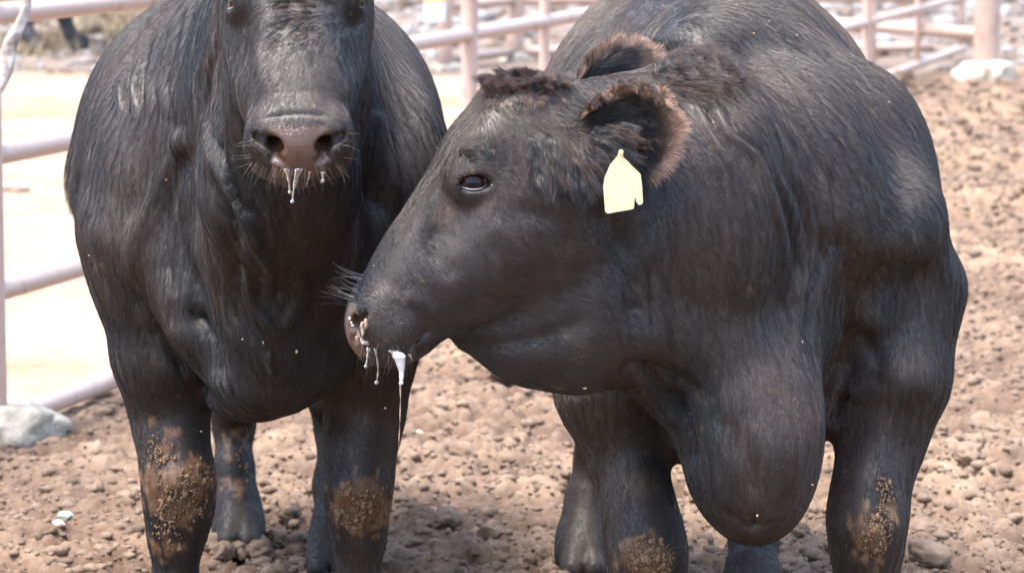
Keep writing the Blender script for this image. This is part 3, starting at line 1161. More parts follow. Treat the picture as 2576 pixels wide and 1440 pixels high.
        for which, sg, cnt in (('inner', 1, 16000), ('outer', -1, 16000)):
            u = rng.random(cnt) ** .9; v = rng.uniform(-1, 1, cnt)
            pp, nn, gu, gv = grid_pts(u, v, which)
            dr = gu * .9 + gv * v[:, None] * .7
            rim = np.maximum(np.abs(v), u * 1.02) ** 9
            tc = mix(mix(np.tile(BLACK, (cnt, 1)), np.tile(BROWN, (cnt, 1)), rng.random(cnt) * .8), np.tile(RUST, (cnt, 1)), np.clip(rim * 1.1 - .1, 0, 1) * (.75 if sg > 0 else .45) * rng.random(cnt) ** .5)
            a, r = strands(pp, nn * sg, nrm(dr), rng.uniform(.010, .020, cnt), .00030, .35, 0, 5, .4, 90, .2)
            P_.append(a); R_.append(r); T_.append(tc)
        # fringe, gathered in small ragged tufts
        cnt = 12000
        side = rng.choice([-1, 1, 0], cnt, p=[.36, .36, .28])
        u = np.where(side == 0, rng.uniform(.93, 1, cnt), .12 + .88 * rng.random(cnt)); v = np.where(side == 0, rng.uniform(-1, 1, cnt), side * rng.uniform(.93, 1, cnt))
        pp, nn, gu, gv = grid_pts(u, v, 'inner')
        dr = gu * (.35 + .9 * sstep(u, .6, 1))[:, None] + gv * (v * 1.0)[:, None] + nn * .15
        low = (gv * v[:, None])[:, 2] < -.3
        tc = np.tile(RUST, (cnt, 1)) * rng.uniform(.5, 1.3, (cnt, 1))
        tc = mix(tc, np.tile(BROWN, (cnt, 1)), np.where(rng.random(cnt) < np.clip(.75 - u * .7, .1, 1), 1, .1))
        a, r = strands(pp, nn, nrm(dr), rng.uniform(.008, .030, cnt) * (.55 + .9 * vnoise(pp, 90, 5)), .00030, .15, .03, 5, 1.5, 130, .22)
        P_.append(a); R_.append(r); T_.append(tc)
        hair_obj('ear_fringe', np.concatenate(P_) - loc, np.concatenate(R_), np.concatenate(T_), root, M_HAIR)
        # long dark hair inside the opening
        cnt = 7000
        u = rng.uniform(.02, .42, cnt); v = rng.uniform(-.9, .98, cnt)
        pp, nn, gu, gv = grid_pts(u, v, 'inner')
        dr = nrm(gu * .75 + nrm(np.array([0, 0, -1.0])) * .8 + rng.normal(0, .15, (cnt, 3)))
        a, r = strands(pp, nn, dr, rng.uniform(.035, .075, cnt), .00034, .55, .06, 7, .8, 60, .15, sag=.25)
        tc = np.tile(BLACK, (cnt, 1)) * rng.uniform(.7, 2, (cnt, 1))
        hair_obj('ear_hair', a - loc, r, tc, root, M_HAIR)
    return root


def base_fields(V, Nn, q, mx, my, wh, fac, seed):
    nz1 = fbm(V * np.array([1, 1, .45]), 7, 3, seed) * .8; nz2 = fbm(V * np.array([1, 1, .45]), 40, 3, seed + 5); nz3 = vnoise(V, 3.0, seed + 8)
    L = .016 * (1 - wh) + .0085 * wh
    L = L * (1 + .25 * nz2) * (.5 + .5 * sstep(V[:, 2], .40, .75))
    tint = mix(np.tile(BLACK, (len(V), 1)), np.tile(BROWN, (len(V), 1)), np.clip(.30 + 1.1 * nz1, 0, 1))
    tint = mix(tint, np.tile(DUST, (len(V), 1)), np.clip(nz2 * .5 + nz1 * .3, 0, .12))
    # paler, greyer tint the more the coat faces up
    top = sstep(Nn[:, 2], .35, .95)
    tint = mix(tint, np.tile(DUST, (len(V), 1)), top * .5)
    return L, np.full(len(V), .27), tint, np.ones(len(V)), np.zeros(len(V))


def fields_l(V, Nn, q, mx, my, wh, fac):
    L, lift, tint, dens, curl = base_fields(V, Nn, q, mx, my, wh, fac, 11)
    n1 = fbm(V, 35, 3, 21); n2 = fbm(V, 90, 2, 31)
    fr = (V[:, 1] < 6.9) & (fac > -.1)
    mud = np.maximum(bl(mx, my, 445, 1215, 105, 80) * (n1 * 1.3 + .75), bl(mx, my, 912, 1268, 80, 72) * (1.15 + n1 * .8)) * fr
    mud = np.maximum(mud, bl(mx, my, 400, 1120, 50, 120, 20) * (n1 * 2.2 + .1) * fr)
    mud = np.maximum(mud, bl(mx, my, 430, 1340, 60, 90) * (n1 * 2 + .4) * fr)
    rear = (V[:, 1] > 7.1)
    mud = np.maximum(mud, bl(mx, my, 590, 1160, 40, 130) * (n1 * 2.4 + .0) * rear)
    mud = sstep(mud + .55 * n2, .30, .56)
    tint = mix(tint, mix(np.tile(MUD, (len(V), 1)), np.tile(MUDL, (len(V), 1)), np.clip(n2 * .9 + .1, 0, 1)), mud)
    L = L * (1 - .25 * mud)
    # dusty flank beside the head
    w = bl(mx, my, 1010, 230, 60, 260, -15) * (V[:, 1] > 6.2)
    tint = mix(tint, np.tile(DUST * 1.1, (len(V), 1)), w * .4)
    # long matted hair on the left barrel edge
    w = bl(mx, my, 185, 430, 25, 90) * (V[:, 1] > 6.4)
    L = L + w * .014; lift = lift + w * .7
    # curls between the eyes
    w = bl(mx, my, 820, 50, 110, 80) * wh
    L = L + .014 * w; curl = curl + .12 * w
    return dict(len=L, lift=lift, tint=tint, dens=dens, curl=curl)


def fields_r(V, Nn, q, mx, my, wh, fac):
    L, lift, tint, dens, curl = base_fields(V, Nn, q, mx, my, wh, fac, 41)
    n1 = fbm(V, 35, 3, 51); n2 = fbm(V, 90, 2, 61)
    fr = (V[:, 1] < 6.4) & (fac > -.1)
    mud = np.maximum(bl(mx, my, 1625, 1405, 72, 70) * (n1 * 1.2 + .75), bl(mx, my, 2195, 1330, 60, 85) * (n1 * 2 + .45)) * fr
    mud = np.maximum(mud, bl(mx, my, 2215, 1240, 50, 70) * (n1 * 2.2) * fr)
    mud = sstep(mud + .55 * n2, .30, .56)
    tint = mix(tint, mix(np.tile(MUD, (len(V), 1)), np.tile(MUDL, (len(V), 1)), np.clip(n2 * .9 + .15, 0, 1)), mud)
    w6 = sstep(V[:, 1], 6.35, 6.8) * .75
    tint = mix(tint, np.tile(np.array([.115, .080, .058]), (len(V), 1)), w6 * sstep(V[:, 2], .6, 1.0))
    # poll tuft
    w = np.clip(bl(mx, my, 1325, 215, 115, 42, -8) * 1.3, 0, 1) * wh * (q[:, 1] < .12)
    L = L + .012 * w; lift = lift + .5 * w; curl = curl + .10 * w
    tint = mix(tint, np.tile(BROWN * 1.5, (len(V), 1)), w * .7)
    # forehead waves
    w2 = bl(mx, my, 1230, 330, 120, 90, -30) * wh
    L = L + .010 * w2; curl = curl + .08 * w2
    tint = mix(tint, np.tile(DUST, (len(V), 1)), w2 * .45)
    # hair in front of and below the ear
    w3 = np.clip(bl(mx, my, 1430, 390, 100, 95) * 1.3, 0, 1) * (V[:, 1] < 5.75)
    L = L + .034 * w3; lift = lift + .25 * w3; curl = curl + .05 * w3
    # mane tuft on the crest
    w4 = np.clip(bl(mx, my, 1735, 185, 110, 55) * 1.3, 0, 1) * (V[:, 1] < 6.2)
    L = L + .036 * w4; lift = lift + .45 * w4; curl = curl + .18 * w4
    tint = mix(tint, np.tile(BROWN * 1.3, (len(V), 1)), w4 * .6)
    w5 = np.maximum(bl(mx, my, 1120, 530, 26, 40, 20), bl(mx, my, 1215, 512, 30, 14, -30)) * wh
    tint = mix(tint, np.tile(BROWN * 1.6, (len(V), 1)), w5 * .8)
    return dict(len=L, lift=lift, tint=tint, dens=dens * (1 + .8 * (w + w3 + w4)), curl=curl)


GH_L = [(755, 200, 0, 1), (700, 220, -.4, 1), (820, 220, .4, 1), (690, 60, -.8, .6), (760, 30, -.9, -.2), (850, 50, .1, -1), (905, 100, .5, .7), (800, 110, -.5, .7),
        (580, 150, -.2, 1), (600, 300, -.35, 1), (915, 150, .15, 1), (890, 260, .1, 1), (640, 350, -.6, .8), (870, 350, .6, .8), (755, 280, 0, 1),
        (650, 410, -.5, .6), (850, 410, .5, .6)]
GB_L = [(300, 100, -.25, 1), (250, 300, -.2, 1), (230, 600, .1, 1), (400, 200, -.12, 1), (480, 150, -.05, 1), (420, 500, -.3, 1), (500, 450, .3, 1), (600, 500, .4, 1),
        (300, 750, .1, 1), (560, 700, -.2, 1), (680, 700, 0, 1), (640, 860, .25, 1), (730, 860, -.25, 1), (800, 700, .1, 1), (900, 700, .1, 1), (600, 950, .5, .8), (760, 950, -.4, .8),
        (400, 900, .15, 1), (430, 1100, .1, 1), (450, 1250, 0, 1), (440, 1400, 0, 1), (900, 1000, 0, 1), (890, 1200, 0, 1), (900, 1400, 0, 1), (1000, 100, .35, 1), (1060, 300, .1, 1),
        (970, 500, .2, 1), (590, 1150, 0, 1), (590, 1350, 0, 1)]
GH_R = [(960, 690, .6, .8), (1010, 600, .45, .9), (915, 750, .8, .5), (1000, 800, .9, .35), (1100, 640, .55, .8), (1200, 700, .7, .7), (1300, 650, .8, .6), (1200, 840, .95, .2),
        (1400, 800, 1, .1), (1080, 480, .1, 1), (1170, 330, -.2, 1), (1250, 300, .5, .8), (1320, 400, .25, 1), (1420, 400, .25, 1), (1350, 300, .6, .7), (1450, 260, .9, .2),
        (1200, 570, .7, .6), (1350, 560, .8, .6), (1450, 650, .8, .6), (1165, 385, .1, 1), (1200, 362, -1, .1), (1238, 385, 0, -1), (1200, 412, 1, 0), (1260, 205, -.8, -.6),
        (1330, 195, -.1, -1), (1400, 200, .8, -.5), (930, 840, .5, .6), (900, 780, .6, .2), (1020, 880, .8, .4), (1500, 500, .5, .9)]
GB_R = [(1700, 60, .5, .7), (1850, 60, .7, .5), (1640, 240, .5, .8), (1750, 250, .6, .8), (1850, 320, .45, .9), (1950, 300, .6, .8), (1650, 450, .55, .85), (1700, 650, .35, .95), (1850, 560, .3, .95),
        (1980, 600, .1, 1), (2010, 800, -.05, 1), (1800, 850, .3, .95), (1600, 800, .7, .6), (1400, 900, 1, .1), (1250, 870, 1, .3), (2100, 300, .7, .7), (2250, 330, .7, .7), (2120, 500, .85, .5), (2250, 500, .85, .45),
        (2350, 500, .6, .8), (2350, 700, .1, 1), (2200, 700, .5, .85), (2250, 900, -.1, 1), (2300, 1050, -.1, 1), (2190, 1200, 0, 1), (2180, 1400, 0, 1), (1900, 1050, 0, 1), (1800, 1150, .3, 1), (2010, 1150, -.3, 1),
        (1880, 1290, .5, .8), (1940, 1290, -.5, .8), (1560, 1050, .1, 1), (1600, 1250, .1, 1), (1625, 1400, 0, 1), (1480, 1300, 0, 1), (1900, 1400, 0, 1), (1450, 100, -.3, 1), (2100, 100, .4, .9), (1560, 600, .6, .8)]
EL = [dict(base=Hl.W(.085, .000, -.060), tip=Hl.W(.085, .0, -.06) + np.array([.17, .06, .01]), open_n=(0, -1, -.15), width=.055, cup=1.0),
      dict(base=Hl.W(-.085, .000, -.060), tip=Hl.W(-.085, .0, -.06) + np.array([-.17, .06, .01]), open_n=(0, -1, -.15), width=.055, cup=1.0)]
prof = ([0, .15, .4, .65, .85, .95, 1.0], [.45, .72, 1.0, 1.0, .74, .45, .10])
ER = [dict(base=P(1462, 345, 5.335), tip=P(1684, 312, 5.33), open_n=(-.12, -1, -.30), width=.073, cup=.55, prof=prof),
      dict(base=P(1455, 258, 5.52), tip=P(1652, 170, 5.60), open_n=(-.15, -1, .15), width=.060, cup=.70, prof=prof)]
cow_l = make_cattle(Sl, Hl, (-1.05, 5.0, -.05), (.10, 8.1, 1.62), left_sculpt,
                    'black cow facing the camera with drooling brown nose and muddy knees', GH_L, GB_L, fields_l, EL, N_HAIR)
cow_r = make_cattle(Sr, Hr, (-.45, 5.0, -.05), (.92, 7.75, 1.52), right_sculpt,
                    'black cow with head turned sideways in profile, rusty fringed ears and a hanging brisket', GH_R, GB_R, fields_r, ER, N_HAIR)

# ------------------------------------------------------------------ ground
FX = lambda z: -1.41 + .2885 * (z - 9.2)           # the fence line


def worley(x, y, s, seed, squash=1.0):
    """lumps: height of overlapping domes of about size s"""
    cx = np.floor(x / s); cy = np.floor(y / s)
    out = np.zeros(len(x))
    for i in (-1, 0, 1):
        for j in (-1, 0, 1):
            a = (cx + i).astype(np.int64) + 5000; b = (cy + j).astype(np.int64) + 5000; z = np.zeros_like(a)
            jx = hash3(a, b, z, seed); jy = hash3(a, b, z, seed + 1); r = hash3(a, b, z, seed + 2)
            px = (cx + i + jx) * s; py = (cy + j + jy) * s
            rr = s * (.30 + .55 * r)
            th = hash3(a, b, z, seed + 3) * 3.14; dx = x - px; dy = y - py
            u = dx * np.cos(th) + dy * np.sin(th); v = -dx * np.sin(th) + dy * np.cos(th)
            d2 = (u / rr) ** 2 + (v / (rr * (.6 + .4 * jx))) ** 2
            out = np.maximum(out, rr * np.sqrt(np.maximum(1 - d2, 0)))
    return out


def ground_h(x, y):
    p = np.stack([x, y, np.zeros_like(x)], 1)
    fx = FX(y)
    edge = fx + .10 * (vnoise(p, 2.2, 3) - .5) * 2
    pen = sstep(x - edge, -.12, .22)
    far = sstep(y, 26.8, 30.0)
    w1 = worley(x + .02 * fbm(p, 20, 2, 1), y + .02 * fbm(p, 20, 2, 2), .075, 3)
    w2 = worley(x, y, .036, 13)
    w3 = worley(x, y, .019, 23)
    w4 = worley(x, y, .16, 33)
    rough = .45 + .55 * vnoise(p, 1.7, 9)
    hp = fbm(p, 1.3, 3, 5) * .045 + (w1 * .62 + w2 * .6 + w3 * .55 + .006 * fbm(p, 60, 2, 71)) * rough * (1 + .8 * sstep(y, 10, 18)) + w4 * .30 * vnoise(p, 2.5, 19)
    hs = fbm(p, 1.1, 4, 25) * .03 + fbm(p, 9, 2, 26) * .006 + w2 * .12 * (vnoise(p, 3, 29) > .62)
    h = hp * pen + hs * (1 - pen)
    h = h - .028 * pen
    # low bank of earth along the foot of the fence, and beyond the far fence
    h = h + .05 * np.exp(-((x - fx - .1) / .25) ** 2) * (y < 22) * sstep(y, 12, 14) - .02 * np.exp(-((x - fx) / .2) ** 2)
    h = h + far * (.22 * vnoise(p, .35, 41) + .10 * vnoise(p, 1.4, 42))
    return h, pen * (1 - sstep(y + .8 * (vnoise(p, .8, 43) - .5), 23.4, 24.6)), sstep(y + 1.2 * (vnoise(p, .8, 44) - .5), 23.6, 25.2)


def axis(lo, hi, dense_lo, dense_hi, d, grow):
    a = list(np.arange(dense_lo, dense_hi, d)); s = d
    while a[-1] < hi:
        s *= grow; a.append(a[-1] + s)
    b = []; s = d; v = dense_lo
    while v > lo:
        s *= grow; v -= s; b.append(v)
    return np.array(b[::-1] + a)


xs = axis(-260, 260, -1.7, 2.2, .0105, 1.05)
ys_ = [4.0]
while ys_[-1] < 700:
    y = ys_[-1]
    ys_.append(y + (.03 if y < 6.9 else .0105 * (max(y, 8) / 8) ** 1.5 if y < 30 else .0105 * (30 / 8) ** 1.5 * 1.12 ** (len(ys_) - n30)))
    if y < 30: n30 = len(ys_)
ys_ = np.array([-30, -12, -4, 1, 3] + ys_)
X_, Y_ = np.meshgrid(xs, ys_, indexing='ij')
gx, gy = X_.ravel(), Y_.ravel()
gh, gpen, gfar = ground_h(gx, gy)
GV = np.stack([gx, gy, gh], 1)
nx_, ny_ = len(xs), len(ys_)
ii, jj = np.meshgrid(np.arange(nx_ - 1), np.arange(ny_ - 1), indexing='ij')
a_ = (ii * ny_ + jj).ravel()
GQ = np.stack([a_, a_ + ny_, a_ + ny_ + 1, a_ + 1], 1)
g = N('dry_earth')
at = g.n('ShaderNodeAttribute', attribute_name='pen'); af = g.n('ShaderNodeAttribute', attribute_name='far'); ah = g.n('ShaderNodeAttribute', attribute_name='lump')
n1 = g.noise(3.0, 5, .6); n2 = g.noise(38, 5, .65); n3 = g.noise(260, 3, .6)
soil = g.ramp(n2, [(.28, (.125, .085, .060)), (.46, (.168, .120, .087)), (.62, (.205, .150, .110)), (.8, (.26, .198, .150))])
soil = g.mix(soil, g.ramp(n1, [(.35, (.62, .57, .54)), (.65, (1.2, 1.17, 1.12))]), 1.0, 'MULTIPLY')
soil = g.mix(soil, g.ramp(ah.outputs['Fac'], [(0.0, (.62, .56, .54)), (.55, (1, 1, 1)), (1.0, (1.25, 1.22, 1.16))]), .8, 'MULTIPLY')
sand = g.ramp(n2, [(.25, (.23, .158, .107)), (.5, (.30, .22, .155)), (.75, (.36, .275, .205))])
sand = g.mix(sand, g.ramp(g.noise(.9, 3), [(.38, (.72, .66, .60)), (.6, (1.08, 1.07, 1.06))]), 1.0, 'MULTIPLY')
rub = g.ramp(g.noise(2.2, 6, .7), [(.3, (.075, .052, .04)), (.5, (.14, .105, .082)), (.66, (.20, .175, .155))])
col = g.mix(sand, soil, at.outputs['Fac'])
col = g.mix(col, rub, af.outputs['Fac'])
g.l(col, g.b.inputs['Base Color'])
g.set(Roughness=.95)
g.b.inputs['Specular IOR Level'].default_value = .2
g.bump(n3, .6, .004, g.bump(n2, .5, .012))
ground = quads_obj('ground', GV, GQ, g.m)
tag(ground, 'crumbly brown pen earth turning to pale sand beyond the fence', None, None, 'structure')
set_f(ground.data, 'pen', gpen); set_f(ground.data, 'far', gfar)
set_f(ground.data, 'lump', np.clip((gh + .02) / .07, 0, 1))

# loose crumbs of earth: nobody could count them
def lump_mesh(sub, seed, amp=.35):
    bm = bmesh.new(); bmesh.ops.create_icosphere(bm, subdivisions=sub, radius=1)
    v = np.array([q.co[:] for q in bm.verts]); f = np.array([[q.index for q in p.verts] for p in bm.faces]); bm.free()
    r = 1 + amp * fbm(v + seed * 7.3, 1.1, 2, seed) + amp * .7 * fbm(v + seed * 3.1, 2.6, 2, seed + 2)
    f0 = nrm(rng.normal(0, 1, (5, 3)))
    for q in f0: r = np.minimum(r, .80 / np.maximum(v @ q, .05) * 1.0 + 0 * r)
    return v * r[:, None], f


def scatter_lumps(name, pos, size, seed, mat, sub=2, flat=.75, nvar=10, parent=None, amp=.4):
    lm = [lump_mesh(sub, seed + i, amp) for i in range(nvar)]
    Vs, Fs, n = [], [], 0
    k = rng.integers(0, nvar, len(pos)); th = rng.random(len(pos)) * 6.28; tl = rng.normal(0, .5, (len(pos), 2))
    for i in range(len(pos)):
        v, f = lm[k[i]]
        c, s = math.cos(th[i]), math.sin(th[i])
        R = np.array([[c, -s, 0], [s, c, 0], [0, 0, 1]]) @ np.array([[1, 0, 0], [0, math.cos(tl[i, 0]), -math.sin(tl[i, 0])], [0, math.sin(tl[i, 0]), math.cos(tl[i, 0])]])
        sc = size[i] * np.array([1 + .3 * math.sin(i), 1.0, flat])
        Vs.append((v @ R.T) * sc + pos[i]); Fs.append(f + n); n += len(v)
    return quads_obj(name, np.concatenate(Vs), np.concatenate(Fs), mat, parent)


cm = N('earth_crumb')
cr = cm.ramp(cm.noise(30, 4, .65), [(.3, (.126, .087, .062)), (.5, (.174, .125, .091)), (.7, (.225, .168, .127))])
cr = cm.mix(cr, cm.ramp(cm.noise(7, 2), [(.35, (.7, .66, .64)), (.65, (1.15, 1.12, 1.1))]), 1.0, 'MULTIPLY')
cm.l(cr, cm.b.inputs['Base Color']); cm.set(Roughness=.95); cm.b.inputs['Specular IOR Level'].default_value = .2
cm.bump(cm.noise(220, 4, .7), .7, .005)
nc = 48000
cy_ = 6.8 + (rng.random(nc) ** 1.5) * 16.5
cx_ = rng.uniform(-.19, .19, nc) * cy_ + .0
cs_ = np.exp(rng.normal(-5.0, .55, nc)).clip(.003, .021) * np.clip(cy_ / 9, 1, 2.1)
ok = cx_ > FX(cy_) + .02
cx_, cy_, cs_ = cx_[ok], cy_[ok], cs_[ok]
hz, _, _ = ground_h(cx_, cy_)
tag(scatter_lumps('earth_crumbs', np.stack([cx_, cy_, hz + cs_ * .02], 1), cs_, 3, cm.m, 2, .7, 16, None, .55),
    'loose brown crumbs of dry earth lying over the pen floor', None, None, 'stuff')
# bigger clods beside the hooves and out in the pen
big = [(1445, 1398, .05), (1490, 1392, .042), (1410, 1432, .045), (1530, 1425, .03), (575, 1392, .036), (632, 1392, .040), (535, 1400, .036), (605, 1404, .034), (660, 1408, .03), (690, 1380, .03), (560, 1412, .03), (1160, 1165, .055), (1900, 1425, .03),
       (1125, 1330, .034), (2010, 1385, .028), (1240, 1360, .03), (2330, 1350, .035), (720, 1310, .028), (1130, 1430, .045), (2440, 1200, .04), (2330, 1440, .05), (1275, 945, .05),
       (2252, 212, .10), (2318, 216, .085), (2275, 206, .09), (2350, 212, .06)]
bp = []; bs = []
for mx_, my_, s_ in big:
    yy = FM * CAM_H / (my_ + 349)
    p_ = P(mx_, my_, yy); bp.append((p_[0], p_[1], max(0, float(ground_h(np.array([p_[0]]), np.array([p_[1]]))[0][0])) + s_ * .25)); bs.append(s_)
for i, (p_, s_) in enumerate(zip(bp, bs)):
    far_ = p_[1] > 15
    lb = {0: 'large rough clod heaped against the hind hoof of the cow in profile'}.get(i)
    o_ = scatter_lumps('earth_clod', np.array([p_]), np.array([s_]), 50 + i, cm.m, 4, .7, 1, None, .55)
    tag(o_, 'brown clod of dry earth lying on the pen floor', 'clod', 'bigger clods on the pen floor')

# ------------------------------------------------------------------ fences
def paint_mat(name, base, rust):
    m = N(name)
    c = m.mix(base, rust, m.ramp(m.noise(9, 5, .7), [(.55, (0, 0, 0)), (.72, (1, 1, 1))]))
    c = m.mix(c, (.30, .22, .17), m.ramp(m.noise(34, 4, .7), [(.6, (0, 0, 0)), (.8, (.6, .6, .6))]))
    m.l(c, m.b.inputs['Base Color'])
    m.set(Roughness=.48)
    m.bump(m.noise(60, 3), .15, .003)
    return m.m


M_PIPE = paint_mat('faded_pipe_paint', (.43, .30, .245), (.27, .16, .11))
M_PIPE2 = paint_mat('faded_pipe_paint_far', (.36, .26, .21), (.24, .15, .11))
M_CONC = N('rough_concrete')
M_CONC.l(M_CONC.ramp(M_CONC.noise(14, 5, .7), [(.3, (.26, .225, .175)), (.6, (.46, .41, .33))]), M_CONC.b.inputs['Base Color'])
M_CONC.set(Roughness=.9); M_CONC.bump(M_CONC.noise(40, 5, .7), .7, .02)


def pipe(name, a, b, r, mat, parent, seg=24, wob=.0, cap=True):
    a = np.array(a, float); b = np.array(b, float)
    d = b - a; L = np.linalg.norm(d); d /= L
    s = nrm(np.cross(d, [0, 0, 1.0]) if abs(d[2]) < .9 else np.cross(d, [0, 1.0, 0])); u = np.cross(s, d)
    n = max(2, int(L / .25))
    V = []
    for i in range(n + 1):
        t = i / n; c = a + d * L * t
        rr = r
        for j in range(seg):
            an = 2 * math.pi * j / seg
            V.append(c + (s * math.cos(an) + u * math.sin(an)) * rr)
    F = [(i * seg + j, i * seg + (j + 1) % seg, (i + 1) * seg + (j + 1) % seg, (i + 1) * seg + j) for i in range(n) for j in range(seg)]
    F.append(tuple(range(seg))[::-1]); F.append(tuple(n * seg + j for j in range(seg)))
    o = np.array(parent.location) if parent is not None else 0
    ob = mesh_obj(name, np.array(V) - o, F, mat, parent)
    return ob


def footing(p, r, h, seed, parent, squash=1.0):
    v, f = lump_mesh(4, seed, .5)
    v = v * (1 + .12 * fbm(v, 6, 3, seed + 40))[:, None]
    v = v * np.array([r, r * squash, h])
    v[:, 2] = np.where(v[:, 2] > h * .72, h * .72 + (v[:, 2] - h * .72) * .25, v[:, 2])
    return quads_obj('footing', v + np.array(p) - np.array(parent.location), f, M_CONC.m, parent)


def fence(rails, z0, z1, posts, pickets, r, label, foot=()):
    f = empty('pipe_fence', (FX((z0 + z1) / 2), (z0 + z1) / 2, 0), label, 'fence')
    for i, h in enumerate(rails):
        pipe('rail', (FX(z0), z0, h), (FX(z1), z1, h), r, M_PIPE, f)
    for z in posts:
        pipe('post', (FX(z) + .004, z, -.1), (FX(z) + .004, z, 1.62), r * 1.12, M_PIPE, f)
        pass
    for z in pickets:
        pipe('upright', (FX(z) - r * .0, z, min(rails)), (FX(z), z, max(rails)), r * .78, M_PIPE, f)
    for z, rr, h, sd in foot:
        footing((FX(z), z, -.01), rr, h, sd, f)
    return f


fence((.012, .380, .757, 1.142), 5.0, 11.40, (5.3, 9.108, 11.45), (), .0305, 'faded pinkish pipe fence with four rails beside the cow facing the camera', ((9.16, .20, .105, 3), (5.3, .15, .14, 5)))
fence((.084, .49, .865, 1.25), 11.5, 26.6, (13.48, 22.3), (14.58, 16.5, 18.5, 20.5, 22.55, 24.36, 26.4), .030, 'faded pipe fence with uprights running away between and behind the two cows', ((13.48, .14, .05, 8),))

ff = empty('pipe_fence', (1.5, 26.6, 0), 'far crosswise pipe fence on thick posts set in concrete', 'fence')
for px_, zz, rr, sd in ((1119, 25.2, .055, 1), (1296, 26.4, .068, 2), (2483, 23.6, .093, 3), (3300, 26.6, .09, 4)):
    x_ = P(px_, 0, zz)[0]
    pipe('post', (x_, zz, -.1), (x_, zz, 1.7), rr, M_PIPE2, ff)
    footing((x_, zz, 0), rr * (2.1 if sd != 3 else 2.6), rr * (1.2 if sd != 3 else 2.1), 20 + sd, ff)
for (xa, ya), (xb, yb), h, rr in (((P(1120, 0, 25.2)[0], 25.2), (P(1296, 0, 26.4)[0], 26.4), .07, .040), ((P(1296, 0, 26.4)[0], 26.4), (3.40, 26.9), .07, .040),
                                  ((P(1120, 0, 25.2)[0], 25.2), (P(1296, 0, 26.4)[0], 26.4), .47, .040), ((P(1296, 0, 26.4)[0], 26.4), (3.40, 26.9), .47, .040),
                                  ((1.6, 26.9), (P(2483, 0, 23.6)[0], 23.75), .335, .048), ((P(2483, 0, 23.6)[0], 23.75), (7.5, 24.5), .9, .048),
                                  ((1.6, 26.9), (P(2483, 0, 23.6)[0], 23.75), .80, .048)):
    pipe('rail', (xa, ya, h), (xb, yb, h), rr, M_PIPE2, ff)

# pale blue box with an orange lid hung on the far fence
bx = empty('blue_box', P(1093, 20, 25.0), 'small pale blue box with an orange lid on the far fence post', 'box')
def rbox(name, c, s, bev, mat, parent, seg=3):
    bm = bmesh.new(); bmesh.ops.create_cube(bm, size=1)
    for v in bm.verts: v.co = Vector((v.co.x * s[0], v.co.y * s[1], v.co.z * s[2])) + Vector(c)
    bmesh.ops.bevel(bm, geom=bm.edges[:], offset=bev, segments=seg, affect='EDGES', profile=.5)
    me = bpy.data.meshes.new(name); bm.to_mesh(me); bm.free()
    me.polygons.foreach_set('use_smooth', [True] * len(me.polygons)); me.materials.append(mat)
    return link(bpy.data.objects.new(name, me), parent)
mb = N('pale_blue_plastic'); mb.set(Base_Color=(.50, .60, .68), Roughness=.5); mo = N('orange_plastic'); mo.set(Base_Color=(.75, .36, .08), Roughness=.5)
rbox('tub', (0, 0, -.03), (.16, .14, .15), .012, mb.m, bx); rbox('lid', (0, 0, .062), (.175, .155, .03), .010, mo.m, bx)
pipe('bracket', np.array(bx.location) + (.07, .02, -.02), np.array(bx.location) + (.10, .12, -.02), .012, M_PIPE2, bx)

# stick leaning on the near fence at the frame's left
st = N('weathered_wood')
st.l(st.ramp(st.noise(22, 5, .7), [(.35, (.13, .09, .075)), (.5, (.34, .28, .24)), (.68, (.62, .58, .54))]), st.b.inputs['Base Color']); st.set(Roughness=.7); st.bump(st.noise(60, 4), .5, .006)
pa, pb = P(88, -160, 9.0), P(-75, 600, 8.9)
V_, F_ = [], []
for i in range(41):
    t = i / 40; c = pa * (1 - t) + pb * t + np.array([.012 * math.sin(t * 9), 0, .0]) + np.array([.006 * math.sin(t * 31), 0, 0])
    for j in range(14):
        an = j / 14 * 6.283; r = (.017 + .004 * math.sin(t * 17 + 1)) * (1 + .18 * math.sin(3 * an + t * 5)) * (1 + .35 * math.exp(-((t - .62) / .03) ** 2))
        V_.append(c + np.array([r * math.cos(an), r * math.sin(an), 0]))
for i in range(40):
    for j in range(14): F_.append((i * 14 + j, i * 14 + (j + 1) % 14, (i + 1) * 14 + (j + 1) % 14, (i + 1) * 14 + j))
tag(mesh_obj('wooden_stick', V_, F_, st.m), 'weathered whitish stick leaning against the top rail at the far left', 'stick')

# stones
def stone(px_, py_, s, colr, label, seed, sub=3, flat=.6, name='stone', dz=.2):
    yy = FM * CAM_H / (py_ + 349); p_ = P(px_, py_, yy)
    h0 = float(ground_h(np.array([p_[0]]), np.array([p_[1]]))[0][0])
    m = N('stone_' + str(seed)); m.l(m.ramp(m.noise(30, 4), [(.3, tuple(c * .7 for c in colr)), (.7, colr)]), m.b.inputs['Base Color']); m.set(Roughness=.8)
    o = scatter_lumps(name, np.array([(p_[0], p_[1], h0 + s * dz)]), np.array([s]), 90 + seed, m.m, sub, flat, 1, None, .3)
    return tag(o, label, 'stone')


stone(166, 1302, .020, (.36, .52, .42), 'small pale green stone on the earth left of the muddy foreleg', 1)
stone(146, 1331, .017, (.62, .52, .48), 'small whitish pebble just below the pale green stone', 2)
stone(36, 478, .075, (.46, .36, .27), 'flat tan stone lying on the bright sand beyond the fence', 3, flat=.55)
stone(2318, 316, .026, (.75, .62, .40), 'pale yellow stone just right of the shoulder of the cow in profile', 4)
stone(1052, 1105, .014, (.6, .52, .45), 'tiny cream pebble on the earth between the two cows', 5)
stone(375, 1128, .016, (.55, .38, .22), 'small ochre pebble close to the outer foreleg', 6)

